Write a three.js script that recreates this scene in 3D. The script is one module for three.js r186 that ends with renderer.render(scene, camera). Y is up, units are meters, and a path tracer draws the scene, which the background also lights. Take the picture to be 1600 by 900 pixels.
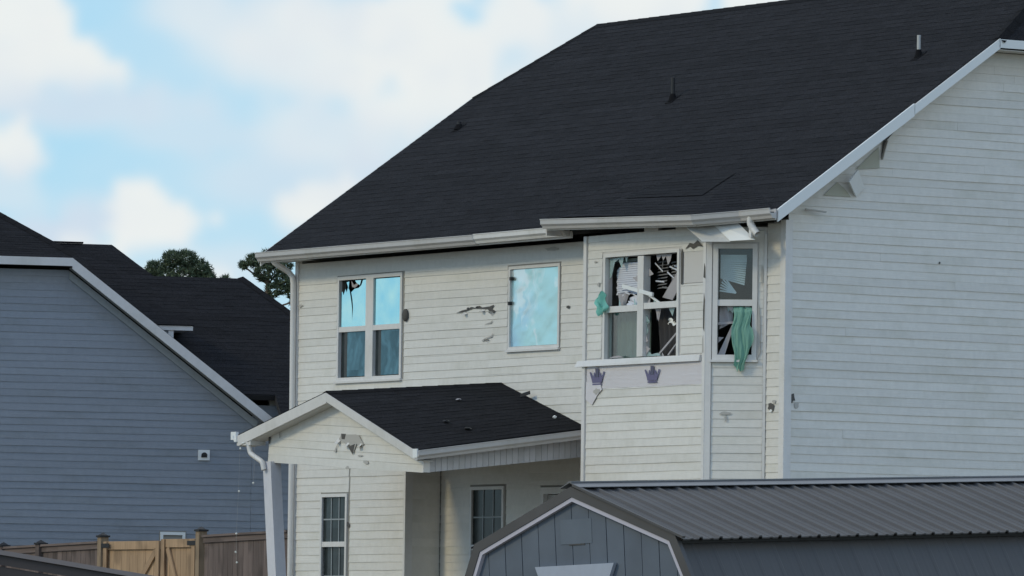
import * as THREE from 'three';
import { mergeGeometries } from 'three/addons/utils/BufferGeometryUtils.js';

// ───────────────────────── camera, sky, sun, exposure ─────────────────────────
const scene = new THREE.Scene();
const camera = new THREE.PerspectiveCamera(4.685, 16 / 9, 1, 6000);
camera.position.set(0, 1.6, 0);
camera.rotation.order = 'XYZ';
camera.rotation.set(Math.atan(600 / 11000), 0, 0.014);

const renderer = new THREE.WebGLRenderer({ antialias: true });
renderer.toneMapping = THREE.LinearToneMapping;
renderer.toneMappingExposure = 1.06;
renderer.shadowMap.enabled = true;

const sun = new THREE.DirectionalLight(new THREE.Color(1.0, 0.84, 0.50), 1.0);
sun.position.set(-90, 60, -68);
sun.target.position.set(0, 2, -100);
sun.castShadow = true;
sun.shadow.radius = 20;
sun.shadow.mapSize.set(2048, 2048);
Object.assign(sun.shadow.camera, { left: -45, right: 45, top: 45, bottom: -45, near: 1, far: 300 });
scene.add(sun, sun.target);

// seeded randomness and lattice noise
function rng(seed) {
  let s = seed >>> 0;
  return () => { s = (s + 0x6d2b79f5) | 0; let t = Math.imul(s ^ (s >>> 15), 1 | s); t = (t + Math.imul(t ^ (t >>> 7), 61 | t)) ^ t; return ((t ^ (t >>> 14)) >>> 0) / 4294967296; };
}
const hash2 = (x, y, s) => { let h = Math.imul(x, 374761393) ^ Math.imul(y, 668265263) ^ Math.imul(s, 974711); h = Math.imul(h ^ (h >>> 13), 1274126177); return ((h ^ (h >>> 16)) >>> 0) / 4294967296; };
function vnoise(x, y, s, px = 0, py = 0) {
  const ix = Math.floor(x), iy = Math.floor(y), fx = x - ix, fy = y - iy, u = fx * fx * (3 - 2 * fx), v = fy * fy * (3 - 2 * fy);
  const w = (i, p) => (p ? ((i % p) + p) % p : i);
  const a = hash2(w(ix, px), w(iy, py), s), b = hash2(w(ix + 1, px), w(iy, py), s), c = hash2(w(ix, px), w(iy + 1, py), s), d = hash2(w(ix + 1, px), w(iy + 1, py), s);
  return a + (b - a) * u + (c - a) * v + (a - b - c + d) * u * v;
}
function fbm(x, y, s, oct = 4, p = 0) {
  let sum = 0, amp = 0.5, n = 0;
  for (let i = 0; i < oct; i++) { sum += amp * vnoise(x, y, s + i * 17, p, p); n += amp; x *= 2; y *= 2; p *= 2; amp *= 0.5; }
  return sum / n;
}
const clamp = (x, a = 0, b = 1) => Math.min(b, Math.max(a, x));
const sstep = (a, b, x) => { const t = clamp((x - a) / (b - a)); return t * t * (3 - 2 * t); };
const lerp = (a, b, t) => a + (b - a) * t;

// The sky: pale cyan air with soft broken cloud. Azimuth 0 looks north (-z), degrees, positive to the east (+x).
const CLOUD = [ // az, el, half width, half height, strength, whiteness (1 bright, 0 lavender grey)
  [-4.15, 5.25, 0.48, 0.50, 1.0, 1.0], [-3.62, 4.95, 0.62, 0.26, 1.0, 1.0], [-4.3, 4.75, 0.5, 0.3, 0.8, 0.9],
  [-3.5, 4.55, 1.0, 0.17, 0.75, 0.1], [-2.6, 4.35, 0.7, 0.16, 0.5, 0.1],
  [-4.12, 4.22, 0.30, 0.26, 1.0, 0.95], [-4.1, 3.8, 0.35, 0.15, 0.5, 0.5],
  [-2.95, 3.58, 0.36, 0.38, 1.2, 1.0], [-3.22, 3.28, 0.46, 0.36, 1.15, 1.0], [-2.9, 3.15, 0.46, 0.4, 1.0, 0.9], [-2.5, 3.2, 0.5, 0.26, 0.5, 0.5],
  [-3.72, 3.4, 0.44, 0.24, 0.9, 0.0], [-3.5, 3.62, 0.2, 0.22, 0.9, 0.0],
  [-1.35, 5.05, 1.15, 0.42, 0.95, 0.72], [-2.2, 5.3, 0.8, 0.26, 0.75, 0.6], [-0.75, 4.75, 0.75, 0.48, 0.95, 1.0], [-1.5, 4.35, 0.65, 0.26, 0.75, 0.6],
  [-0.4, 5.3, 0.8, 0.5, 0.9, 1.0], [-1.55, 4.0, 1.15, 0.28, 0.55, 0.15], [-0.8, 3.9, 0.9, 0.35, 0.5, 0.45], [-1.53, 3.74, 0.42, 0.24, 1.1, 1.0],
  [0.5, 5.0, 0.8, 0.5, 0.8, 0.65], [1.4, 5.45, 1.2, 0.35, 1.0, 0.95],
];
{
  const W = 4096, H = 2048, data = new Float32Array(W * H * 4);
  for (let r = 0; r < H; r++) {
    const el = ((r + 0.5) / H - 0.5) * 180;
    for (let c = 0; c < W; c++) {
      const o = (r * W + c) * 4;
      const phi = ((c + 0.5) / W - 0.5) * 360;                   // three.js: phi = atan2(z, x)
      let az = phi + 90; if (az > 180) az -= 360;
      let R, G, B;
      if (el < -1) { R = 0.4; G = 0.44; B = 0.46; }
      else {
        const up = clamp(el / 70), k = Math.pow(up, 0.6);
        R = lerp(0.46, 0.25, k); G = lerp(0.735, 0.46, k); B = lerp(0.835, 0.90, k);
        let cover = 0, white = 0;
        const near = Math.abs(az) < 9 && el < 9;
        const blend = near ? sstep(4.6, 8.5, Math.abs(az)) + sstep(5.8, 8.5, el) : 1;
        if (near && blend < 1) {
          const n1 = fbm(az * 2.2 + 40, el * 2.6 + 9, 5, 6) - 0.5, n2 = fbm(az * 3.1 + 80, el * 3.6 + 33, 8, 5) - 0.5;
          const ax = az + n2 * 0.3, ey = el + n1 * 0.26;
          let keep = 1, wsum = 0, wn = 1e-4;
          for (const [ca, ce, rx, ry, s, wh] of CLOUD) {
            const dx = (ax - ca) / rx, dy = (ey - ce) / ry, q = dx * dx + dy * dy;
            if (q > 3.2) continue;
            const hard = wh > 0.85 ? (dy > 0 ? 0.2 : 0.7) : 0.85;      // bright heaps are crisp on top and melt away below
            const m = s * sstep(hard, -hard * 0.7, q - 0.85 + (n1 + n2) * (wh > 0.85 ? 2.2 : 1.05));
            keep *= 1 - clamp(m, 0, 0.96); wsum += m * m * clamp(wh + (wh > 0.85 ? Math.min(0, dy + 0.1) * 0.45 : 0) + n2 * 0.5); wn += m * m;
          }
          const thin = 0.2 * sstep(0.36, 0.72, fbm(az * 0.8 + 7, el * 2.0 + 3, 21, 5));
          cover = clamp(1 - keep * (1 - thin)); white = clamp(wsum / wn * (1 - keep) + 0.55 * keep);
        }
        if (blend > 0) {                                        // the same broken cloud all round the sky
          const y = Math.max(Math.sin(el * Math.PI / 180), 0.012) + 0.1, a = az * Math.PI / 180, hor = Math.cos(el * Math.PI / 180) / y;
          const px = Math.sin(a) * hor * 1.3 + 50, py = -Math.cos(a) * hor * 1.3 + 50;
          const n = fbm(px, py, 61, 5), g = sstep(0.44, 0.62, n);
          cover = lerp(cover, g * 0.93, clamp(blend)); white = lerp(white, clamp(0.4 + (n - 0.5) * 3.2), clamp(blend));
        }
        const cr = lerp(0.585, 0.81, white), cg = lerp(0.68, 0.835, white), cb = lerp(0.79, 0.82, white);
        R = lerp(R, cr, cover); G = lerp(G, cg, cover); B = lerp(B, cb, cover);
      }
      data[o] = R; data[o + 1] = G; data[o + 2] = B; data[o + 3] = 1;
    }
  }
  const sky = new THREE.DataTexture(data, W, H, THREE.RGBAFormat, THREE.FloatType);
  sky.mapping = THREE.EquirectangularReflectionMapping;
  sky.magFilter = sky.minFilter = THREE.LinearFilter;
  sky.needsUpdate = true;
  scene.background = sky; scene.environment = sky;
}

// ───────────────────────── textures and materials ─────────────────────────
function dataTex(n, fn, srgb, rep) {
  const d = new Uint8Array(n * n * 4);
  for (let y = 0; y < n; y++) for (let x = 0; x < n; x++) { const v = fn(x / n, y / n), o = (y * n + x) * 4; for (let k = 0; k < 3; k++) d[o + k] = clamp(Array.isArray(v) ? v[k] : v) * 255; d[o + 3] = 255; }
  const t = new THREE.DataTexture(d, n, n); t.wrapS = t.wrapT = THREE.RepeatWrapping; t.magFilter = THREE.LinearFilter; t.minFilter = THREE.LinearMipmapLinearFilter; t.generateMipmaps = true;
  if (srgb) t.colorSpace = THREE.SRGBColorSpace;
  if (rep) t.repeat.set(rep[0], rep[1]);
  t.needsUpdate = true; return t;
}
const grimeTex = dataTex(512, (x, y) => {            // blotchy grime and a few thin runs on vinyl
  const a = fbm(x * 5, y * 5, 3, 5, 5), b = fbm(x * 46, y * 9, 9, 3, 1 << 20), f = fbm(x * 64, y * 64, 4, 2, 64);
  const v = 0.965 - 0.045 * sstep(0.45, 0.85, a) - 0.03 * (b - 0.5) - 0.03 * (f - 0.5);
  return [v, v, v * (1 - 0.012 * sstep(0.45, 0.8, a))];
}, true, [0.31, 0.31]);
const grainBump = dataTex(256, (x, y) => fbm(x * 6, y * 96, 6, 3, 0), false, [0.7, 0.7]);
const asphaltTex = dataTex(256, (x, y) => 0.45 + 0.55 * vnoise(x * 128, y * 128, 2, 128, 128), true, [1.2, 1.2]);
const asphaltBump = dataTex(256, (x, y) => vnoise(x * 128, y * 128, 12, 128, 128), false, [1.2, 1.2]);
const woodTex = dataTex(256, (x, y) => { const g = fbm(x * 40, y * 3, 14, 4, 0), b = fbm(x * 4, y * 4, 19, 3, 4); const v = 0.84 + 0.2 * (g - 0.5) - 0.14 * sstep(0.55, 0.8, b); return v; }, true, [1, 0.5]);
const metalTex = dataTex(256, (x, y) => 0.86 + 0.14 * fbm(x * 8, y * 8, 23, 5, 8), true, [0.5, 0.5]);
const fabricBump = dataTex(256, (x, y) => 0.5 * vnoise(x * 128, y * 128, 31, 128, 128) + 0.5 * fbm(x * 6, y * 6, 33, 4, 6), false, [1.6, 1.6]);
const grassTex = dataTex(256, (x, y) => { const a = fbm(x * 10, y * 10, 40, 5, 10), b = vnoise(x * 120, y * 120, 41, 120, 120); return [0.40 + 0.26 * a + 0.1 * b, 0.39 + 0.26 * a + 0.1 * b, 0.31 + 0.2 * a + 0.08 * b]; }, true, [0.2, 0.2]);
const filmTex = dataTex(512, (x, y) => {             // sheeting behind a pane: milky swirls over teal
  const wx = fbm(x * 3 + 2, y * 3, 51, 4), wy = fbm(x * 3 + 9, y * 3 + 4, 52, 4);
  const s = sstep(0.43, 0.6, fbm(x * 3.2 + wx * 2.4, y * 1.6 + wy * 1.8, 53, 4));
  const q = sstep(0.4, 0.7, fbm(x * 1.6 + 3, y * 1.2, 58, 3));
  return [lerp(lerp(0.80, 0.74, q), 0.98, s * 0.9), lerp(lerp(0.94, 0.88, q), 0.995, s), lerp(lerp(0.93, 0.95, q), 0.99, s)];
}, true);

const paneTex = dataTex(256, (x, y) => { const a = fbm(x * 4, y * 4, 71, 4, 4); return [0.78 + 0.25 * (a - 0.4), 0.92 + 0.10 * (a - 0.4), 0.95]; }, true, [0.9, 0.9]);
const screenTex = dataTex(256, (x, y) => { const w = fbm(x * 3, y * 3, 75, 3, 3), a = fbm(x * 7 + w * 3, y * 3 + w * 3, 76, 4); const v = 0.74 + 0.42 * (a - 0.45); return [v, v, v * 0.99]; }, true, [1.1, 1.1]);
const lin = (r, g, b) => new THREE.Color().setRGB(r, g, b);
const std = (c, o = {}) => new THREE.MeshStandardMaterial({ color: lin(...c), roughness: 0.6, ...o });
const vinyl = (c) => [0.97, 1.0, 1.03].map((k) => std(c.map((x) => x * k), { roughness: 0.5, map: grimeTex, bumpMap: grainBump, bumpScale: 0.0012 }));
const M = {
  rearVinyl: vinyl([0.785, 0.76, 0.72]),
  greyVinyl: vinyl([0.27, 0.298, 0.352]),
  gutter: std([0.56, 0.545, 0.545], { roughness: 0.4, map: grimeTex }),
  trim: std([0.78, 0.76, 0.75], { roughness: 0.45, map: grimeTex }),
  newTrim: std([0.80, 0.81, 0.81], { roughness: 0.35 }),
  greyTrim: std([0.70, 0.68, 0.69], { roughness: 0.45, map: grimeTex }),
  flap: std([0.72, 0.70, 0.68], { roughness: 0.5, side: THREE.DoubleSide }),
  sheath: std([0.30, 0.29, 0.27], { roughness: 0.9 }),
  tornDark: std([0.10, 0.095, 0.09], { roughness: 0.95 }),
  tornMid: std([0.46, 0.445, 0.42], { roughness: 0.9 }),
  wrap: std([0.70, 0.67, 0.70], { roughness: 0.7, bumpMap: fabricBump, bumpScale: 0.006 }),
  ink: std([0.14, 0.13, 0.235], { roughness: 0.7 }), inkDark: std([0.10, 0.10, 0.16], { roughness: 0.7 }),
  plain: std([0.62, 0.60, 0.585], { roughness: 0.8, bumpMap: fabricBump, bumpScale: 0.004 }),
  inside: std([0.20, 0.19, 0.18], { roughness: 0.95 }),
  deck: std([0.022, 0.022, 0.025], { roughness: 0.95 }),
  shingle: new THREE.MeshPhysicalMaterial({ color: 0xffffff, vertexColors: true, roughness: 1, specularIntensity: 0.3, map: asphaltTex, bumpMap: asphaltBump, bumpScale: 0.003 }),
  cap: new THREE.MeshPhysicalMaterial({ color: lin(0.023, 0.0225, 0.026), roughness: 1, specularIntensity: 0.3, map: asphaltTex, bumpMap: asphaltBump, bumpScale: 0.003 }),
  black: std([0.02, 0.02, 0.022], { roughness: 0.6 }),
  pipe: std([0.50, 0.50, 0.49], { roughness: 0.5 }),
  coated: std([0.74, 0.92, 0.93], { metalness: 1, roughness: 0.12, map: paneTex }),
  coatedScreen: std([0.22, 0.40, 0.48], { metalness: 0.9, roughness: 0.3, map: screenTex }),
  film: new THREE.MeshPhysicalMaterial({ color: lin(1, 1, 1), map: filmTex, roughness: 0.3, metalness: 0.85, clearcoat: 0.4, clearcoatRoughness: 0.15 }),
  darkGlass: new THREE.MeshPhysicalMaterial({ color: lin(0.06, 0.078, 0.085), roughness: 0.1, specularIntensity: 0.5, map: screenTex }),
  clear: new THREE.MeshPhysicalMaterial({ color: lin(0.9, 0.96, 0.95), transmission: 1, thickness: 0, roughness: 0.05, side: THREE.DoubleSide }),
  shard: new THREE.MeshPhysicalMaterial({ color: lin(0.6, 0.75, 0.75), transmission: 0.6, thickness: 0, roughness: 0.15, side: THREE.DoubleSide }),
  blind: std([0.66, 0.68, 0.76], { roughness: 0.6, side: THREE.DoubleSide }),
  darkBlind: std([0.20, 0.20, 0.21], { roughness: 0.7, side: THREE.DoubleSide }),
  green: new THREE.MeshPhysicalMaterial({ color: lin(0.24, 0.50, 0.40), roughness: 0.9, transmission: 0.25, thickness: 0, side: THREE.DoubleSide, bumpMap: fabricBump, bumpScale: 0.004, sheen: 0.3 }),
  teal: new THREE.MeshPhysicalMaterial({ color: lin(0.22, 0.62, 0.55), roughness: 0.85, transmission: 0.3, thickness: 0, side: THREE.DoubleSide }),
  dullGreen: std([0.12, 0.155, 0.15], { roughness: 0.9, side: THREE.DoubleSide, bumpMap: fabricBump, bumpScale: 0.004 }),
  darkCloth: std([0.05, 0.047, 0.05], { roughness: 0.95, side: THREE.DoubleSide }),
  paleCloth: std([0.42, 0.40, 0.42], { roughness: 0.9, side: THREE.DoubleSide }),
  soffit: std([0.66, 0.65, 0.63], { roughness: 0.5, map: grimeTex, side: THREE.DoubleSide }),
  beam: [0.96, 1.0, 1.04].map((k) => std([0.54 * k, 0.54 * k, 0.57 * k], { roughness: 0.5, map: grimeTex })),
  post: std([0.70, 0.69, 0.74], { roughness: 0.45, map: grimeTex }),
  ceilingWood: std([0.25, 0.21, 0.17], { roughness: 0.9, map: woodTex }),
  concrete: std([0.22, 0.21, 0.20], { roughness: 0.95 }),
  shedBoard: [0.97, 1.0, 1.03].map((k) => std([0.138 * k, 0.166 * k, 0.212 * k], { roughness: 0.75, map: metalTex })),
  shedMetal: [0.96, 1.0, 1.04].map((k) => std([0.092 * k, 0.088 * k, 0.090 * k], { roughness: 0.62, metalness: 0.0, map: metalTex })),
  shedTrim: std([0.52, 0.50, 0.58], { roughness: 0.5 }),
  shedHeader: std([0.42, 0.46, 0.56], { roughness: 0.55, map: grimeTex }),
  newWood: [0.9, 1.0, 1.1].map((k) => std([0.66 * k, 0.44 * k, 0.27 * k], { roughness: 0.85, map: woodTex })),
  oldWood: [0.85, 1.0, 1.15, 1.3].map((k) => std([0.215 * k, 0.165 * k, 0.15 * k], { roughness: 0.9, map: woodTex })),
  postWood: std([0.42, 0.31, 0.21], { roughness: 0.9, map: woodTex }),
  lean: std([0.064, 0.055, 0.058], { roughness: 0.7, map: metalTex }),
  leanEdge: std([0.25, 0.22, 0.225], { roughness: 0.6, map: metalTex }),
  grass: std([0.60, 0.52, 0.56], { roughness: 1, map: grassTex }),
  bark: std([0.12, 0.09, 0.07], { roughness: 1 }),
  needles: [std([0.062, 0.092, 0.055], { roughness: 0.9, side: THREE.DoubleSide }), std([0.115, 0.145, 0.08], { roughness: 0.9, side: THREE.DoubleSide })],
  bulb: std([0.85, 0.85, 0.80], { roughness: 0.3 }),
};

// ───────────────────────── builders ─────────────────────────
const V3 = (x, y, z) => new THREE.Vector3(x, y, z);
const used = new Map();
function numbered(name) { const n = used.get(name) || 0; used.set(name, n + 1); return n ? name + '_' + String(n).padStart(3, '0') : name; }
function mesh(name, geo, mat, parent, extra) {
  const m = new THREE.Mesh(geo, mat); m.name = name; m.castShadow = m.receiveShadow = true;
  if (extra) Object.assign(m.userData, extra);
  if (parent) parent.add(m);
  return m;
}
function thing(name, label, category, pos = [0, 0, 0], ry = 0, group) {
  const g = new THREE.Group(); g.name = numbered(name); g.position.set(...pos); g.rotation.y = ry;
  g.userData = { label, category }; if (group) g.userData.group = group;
  scene.add(g); return g;
}
function single(name, label, category, geo, mat, at) { // a thing that is one mesh, placed in the frame `at`
  const m = mesh(numbered(name), geo, mat, null, { label, category });
  if (at) { at.updateWorldMatrix(true, false); m.applyMatrix4(at.matrixWorld); }
  scene.add(m); return m;
}
function frame(name, parent, pos, ry = 0) { const g = new THREE.Group(); g.name = name; g.position.set(...pos); g.rotation.y = ry; parent.add(g); return g; }
function tri(pos, uv, col) { // flat-shaded geometry from a triangle soup
  const g = new THREE.BufferGeometry();
  g.setAttribute('position', new THREE.Float32BufferAttribute(pos, 3));
  g.setAttribute('uv', new THREE.Float32BufferAttribute(uv || new Array((pos.length / 3) * 2).fill(0), 2));
  if (col) g.setAttribute('color', new THREE.Float32BufferAttribute(col, 3));
  g.computeVertexNormals(); return g;
}
let uvShift = 0;
function quadInto(pos, uv, a, b, c, d, ou = 0, ov = 0) { // a b c d counter-clockwise seen from outside; uv in metres
  const e1 = V3().subVectors(b, a), e2 = V3().subVectors(d, a), L1 = e1.length() || 1e-6;
  const ux = e1.clone().divideScalar(L1), n = V3().crossVectors(e1, e2).normalize(), vy = V3().crossVectors(n, ux);
  const q = (p) => { const r = V3().subVectors(p, a); return [r.dot(ux) + ou, r.dot(vy) + ov]; };
  for (const [p, s, t] of [[a, b, c], [a, c, d]]) for (const k of [p, s, t]) { pos.push(k.x, k.y, k.z); uv.push(...q(k)); }
}
function hexa(p) { // 8 corners: 0-3 bottom (ccw from above), 4-7 top
  const pos = [], uv = [], o = uvShift += 0.731;
  const Q = (a, b, c, d) => quadInto(pos, uv, p[a], p[b], p[c], p[d], o, o * 1.7);
  Q(0, 1, 5, 4); Q(1, 2, 6, 5); Q(2, 3, 7, 6); Q(3, 0, 4, 7); Q(4, 5, 6, 7); Q(3, 2, 1, 0);
  return tri(pos, uv);
}
const box = (x0, x1, y0, y1, z0, z1) => hexa([V3(x0, y0, z1), V3(x1, y0, z1), V3(x1, y0, z0), V3(x0, y0, z0), V3(x0, y1, z1), V3(x1, y1, z1), V3(x1, y1, z0), V3(x0, y1, z0)]);
function slab(pts, t) { // planar polygon (ccw seen from outside) with thickness t behind it
  const n = V3().crossVectors(V3().subVectors(pts[1], pts[0]), V3().subVectors(pts[2], pts[0])).normalize();
  const back = pts.map((p) => p.clone().addScaledVector(n, -t)), pos = [], uv = [], o = uvShift += 0.613;
  const ux = V3().subVectors(pts[1], pts[0]).normalize(), vy = V3().crossVectors(n, ux);
  const push = (p) => { pos.push(p.x, p.y, p.z); const r = V3().subVectors(p, pts[0]); uv.push(r.dot(ux) + o, r.dot(vy) + o); };
  for (let i = 1; i + 1 < pts.length; i++) { push(pts[0]); push(pts[i]); push(pts[i + 1]); push(back[0]); push(back[i + 1]); push(back[i]); }
  for (let i = 0; i < pts.length; i++) { const j = (i + 1) % pts.length; quadInto(pos, uv, pts[i], back[i], back[j], pts[j]); }
  return tri(pos, uv);
}
function plate(list, z0, t) { // outline in x, y, extruded t from z0
  const s = new THREE.Shape(list.map(([x, y]) => new THREE.Vector2(x, y)));
  const g = new THREE.ExtrudeGeometry(s, { depth: t, bevelEnabled: false }); g.translate(0, 0, z0); return g;
}
function bar(a, b, w, h) { // straight bar between two points, w wide, h thick
  const d = V3().subVectors(b, a), n = d.clone().normalize(), ref = Math.abs(n.z) > 0.9 ? V3(0, 1, 0) : V3(0, 0, 1);
  const s = V3().crossVectors(n, ref).normalize().multiplyScalar(w / 2), t = V3().crossVectors(s, n).normalize().multiplyScalar(h / 2);
  const P = (o, i, j) => o.clone().addScaledVector(s, i).addScaledVector(t, j);
  return hexa([P(a, 1, -1), P(a, -1, -1), P(a, -1, 1), P(a, 1, 1), P(b, 1, -1), P(b, -1, -1), P(b, -1, 1), P(b, 1, 1)].map((p) => p));
}
function sweep(profile, path, outs) { // closed profile [[out, up]] swept along straight pieces, mitred by the given out vectors
  const pos = [], uv = [];
  const ring = path.map((p, i) => profile.map(([o, u]) => V3(p.x + outs[i].x * o, p.y + u, p.z + outs[i].z * o)));
  for (let i = 0; i + 1 < path.length; i++) for (let k = 0; k < profile.length; k++) { const l = (k + 1) % profile.length; quadInto(pos, uv, ring[i][k], ring[i + 1][k], ring[i + 1][l], ring[i][l]); }
  const cap = (r, flip) => { const f = THREE.ShapeUtils.triangulateShape(profile.map(([a, b]) => new THREE.Vector2(a, b)), []); for (const t of f) for (const k of flip ? [...t].reverse() : t) { pos.push(r[k].x, r[k].y, r[k].z); uv.push(0, 0); } };
  cap(ring[0], true); cap(ring[ring.length - 1], false);
  const g = tri(pos, uv); return g;
}
function tube(points, r, seg = 24, rad = 8) { return new THREE.TubeGeometry(new THREE.CatmullRomCurve3(points.map((p) => V3(...p)), false, 'catmullrom', 0.25), seg, r, rad); }
const merge = (list) => mergeGeometries(list.map((g) => { const n = g.index ? g.toNonIndexed() : g; for (const k of Object.keys(n.attributes)) if (!['position', 'normal', 'uv'].includes(k)) n.deleteAttribute(k); return n; }));

// lapped siding: every course is a board of its own
function siding(parent, mats, o) {
  const rand = rng(o.seed || 1), h = o.h || 0.122, low = [];
  const xl = o.xl, xr = o.xr, open = o.open || [];
  for (let k = Math.floor((o.from - o.base) / h); o.base + k * h < o.to - 0.01; k++) {
    const y0 = Math.max(o.base + k * h, o.from), y1 = Math.min(o.base + (k + 1) * h, o.to);
    if (y1 - y0 < 0.012) continue;
    const cuts = [y0, y1];
    for (const q of open) for (const e of [q.y0, q.y1]) if (e > y0 + 0.012 && e < y1 - 0.012) cuts.push(e);
    cuts.sort((a, b) => a - b);
    const jit = (rand() - 0.5) * 0.004, tone = mats[Math.floor(rand() * 2.999)];
    for (let c = 0; c + 1 < cuts.length; c++) {
      const a = cuts[c], b = cuts[c + 1];
      let spans = [[[xl(a), xl(b)], [xr(a), xr(b)]]];
      for (const q of open) {
        if (q.y0 > b - 0.006 || q.y1 < a + 0.006) continue;
        const next = [];
        for (const [s, e] of spans) {
          if (q.x1 <= Math.min(...s) || q.x0 >= Math.max(...e)) { next.push([s, e]); continue; }
          if (q.x0 > Math.min(...s)) next.push([s, [Math.min(q.x0, e[0]), Math.min(q.x0, e[1])]]);
          if (q.x1 < Math.max(...e)) next.push([[Math.max(q.x1, s[0]), Math.max(q.x1, s[1])], e]);
        }
        spans = next;
      }
      const seam = o.seams && rand() < o.seams ? lerp(o.seamAt[0], o.seamAt[1], rand()) : null;
      const all = [];
      for (const [s, e] of spans) {
        if (seam !== null && seam > Math.max(...s) + 0.3 && seam < Math.min(...e) - 0.3) { all.push([s, [seam, seam], 0]); all.push([[seam - 0.03, seam - 0.03], e, 0.003]); } else all.push([s, e, 0]);
      }
      for (const [s, e, lift] of all) {
        if (e[0] - s[0] < 0.012) continue;
        const e1 = Math.max(e[1], s[1] + 0.001), f0 = (a - y0) / (y1 - y0), f1 = (b - y0) / (y1 - y0);
        const wob = (rand() - 0.5) * 0.005;
        const z = (f, j) => 0.0128 - 0.0085 * f + jit + lift + j;
        const bt = b + (c + 2 === cuts.length ? 0.004 : 0), L = e[0] - s[0], n = Math.max(1, Math.round(L / 0.55)), pos = [], uv = [], ou = rand() * 9, ov = rand() * 9, ph = rand() * 9;
        const ring = (i) => { const t = i / n, xb = lerp(s[0], e[0], t), xt = lerp(s[1], e1, t), w = i && i < n ? 1 : 0, dy = 0.0032 * w * Math.sin(xb * 1.9 + ph) , dz = wob * (1 - 2 * t) + 0.0022 * w * Math.sin(xb * 2.7 + ph * 2);
          return [V3(xb, a + dy, z(f0, dz)), V3(xt, bt, z(f1, dz * 0.3)), V3(xt, bt, 0), V3(xb, a + dy, 0)]; };
        let r0 = ring(0); quadInto(pos, uv, r0[3], r0[0], r0[1], r0[2], ou, ov);
        for (let i = 0; i < n; i++) { const r1 = ring(i + 1), u0 = ou + (i / n) * L; quadInto(pos, uv, r0[0], r1[0], r1[1], r0[1], u0, ov); quadInto(pos, uv, r0[3], r1[3], r1[0], r0[0], u0, ov); quadInto(pos, uv, r0[1], r1[1], r1[2], r0[2], u0, ov); r0 = r1; }
        quadInto(pos, uv, r0[0], r0[3], r0[2], r0[1], ou, ov);
        const g = tri(pos, uv);
        if (b < (o.lowBelow || -1)) low.push(g); else mesh('siding_board', g, tone, parent);
      }
    }
  }
  if (low.length) mesh('lower_siding', merge(low), mats[1], parent, { kind: 'stuff' });
}
// shingle courses over a four-cornered roof face: p00 p10 along the eave (left to right seen from outside), p01 p11 along the top
function shingles(parent, p00, p10, p11, p01, seed, tone = 1, rowLen = 0.143) {
  const rand = rng(seed), n = V3().crossVectors(V3().subVectors(p10, p00), V3().subVectors(p01, p00)).normalize();
  const rows = Math.max(2, Math.round(Math.max(p00.distanceTo(p01), p10.distanceTo(p11)) / rowLen)), pos = [], uv = [], col = [];
  for (let j = 0; j < rows; j++) {
    const t0 = j / rows, t1 = Math.min(1, (j + 1.12) / rows);
    const A = p00.clone().lerp(p01, t0), B = p10.clone().lerp(p11, t0), C = p10.clone().lerp(p11, t1), D = p00.clone().lerp(p01, t1), L = A.distanceTo(B);
    if (L < 0.03) continue;
    const rowTone = 0.94 + 0.12 * rand();
    let x = 0, wide = 0.9 + 0.3 * rand(), wt = rand();
    while (x < L) {
      const w = 0.09 + 0.26 * rand(), x1 = Math.min(L, x + w), s0 = x / L, s1 = x1 / L, lift = rand() < 0.45 ? 0.004 : 0.0015;
      wide -= w; if (wide < 0) { wide = 0.9 + 0.3 * rand(); wt = rand(); }
      const dy = (rand() - 0.5) * 0.012;
      const P = (u, a, b, l) => a.clone().lerp(b, u).addScaledVector(n, l);
      const up = V3().subVectors(D, A).normalize();
      const a = P(s0, A, B, lift + 0.002).addScaledVector(up, dy), b = P(s1, A, B, lift + 0.002).addScaledVector(up, dy), c = P(s1, D, C, 0.0015), d = P(s0, D, C, 0.0015);
      const a0 = P(s0, A, B, 0).addScaledVector(up, dy), b0 = P(s1, A, B, 0).addScaledVector(up, dy);
      const k0 = pos.length;
      quadInto(pos, uv, a, b, c, d, x + j * 0.37, j * 0.29); quadInto(pos, uv, a0, b0, b, a);
      const v = tone * rowTone * (0.80 + 0.26 * wt + 0.24 * rand()), cr = 0.0335 * v, cg = 0.0335 * v, cb = 0.0395 * v;
      for (let q = k0; q < pos.length; q += 3) col.push(cr, cg, cb);
      x = x1;
    }
  }
  return mesh('shingles', tri(pos, uv, col), M.shingle, parent, { kind: 'stuff' });
}
function ridgeCaps(parent, a, b, n1, n2, piece = 0.3) { // bent cap shingles along a hip or ridge
  const L = a.distanceTo(b), k = Math.max(1, Math.round(L / piece)), pos = [], uv = [], d = V3().subVectors(b, a).normalize(), w = 0.12;
  const up = n1.clone().add(n2).normalize(), s1 = V3().crossVectors(n1, d).normalize(), s2 = V3().crossVectors(d, n2).normalize();
  if (s1.dot(up) > 0) s1.negate(); if (s2.dot(up) > 0) s2.negate();
  for (let i = 0; i < k; i++) {
    const o = a.clone().lerp(b, i / k), e = a.clone().lerp(b, Math.min(1, (i + 1.1) / k));
    const o1 = o.clone().addScaledVector(up, 0.016), e1 = e.clone().addScaledVector(up, 0.01);
    for (const [s, flip] of [[s1, 0], [s2, 1]]) {
      const os = o.clone().addScaledVector(s, w).addScaledVector(up, 0.012), es = e.clone().addScaledVector(s, w).addScaledVector(up, 0.008);
      flip ? quadInto(pos, uv, o1, os, es, e1) : quadInto(pos, uv, o1, e1, es, os);
    }
  }
  return mesh('ridge_caps', tri(pos, uv), M.cap, parent, { kind: 'stuff' });
}
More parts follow.
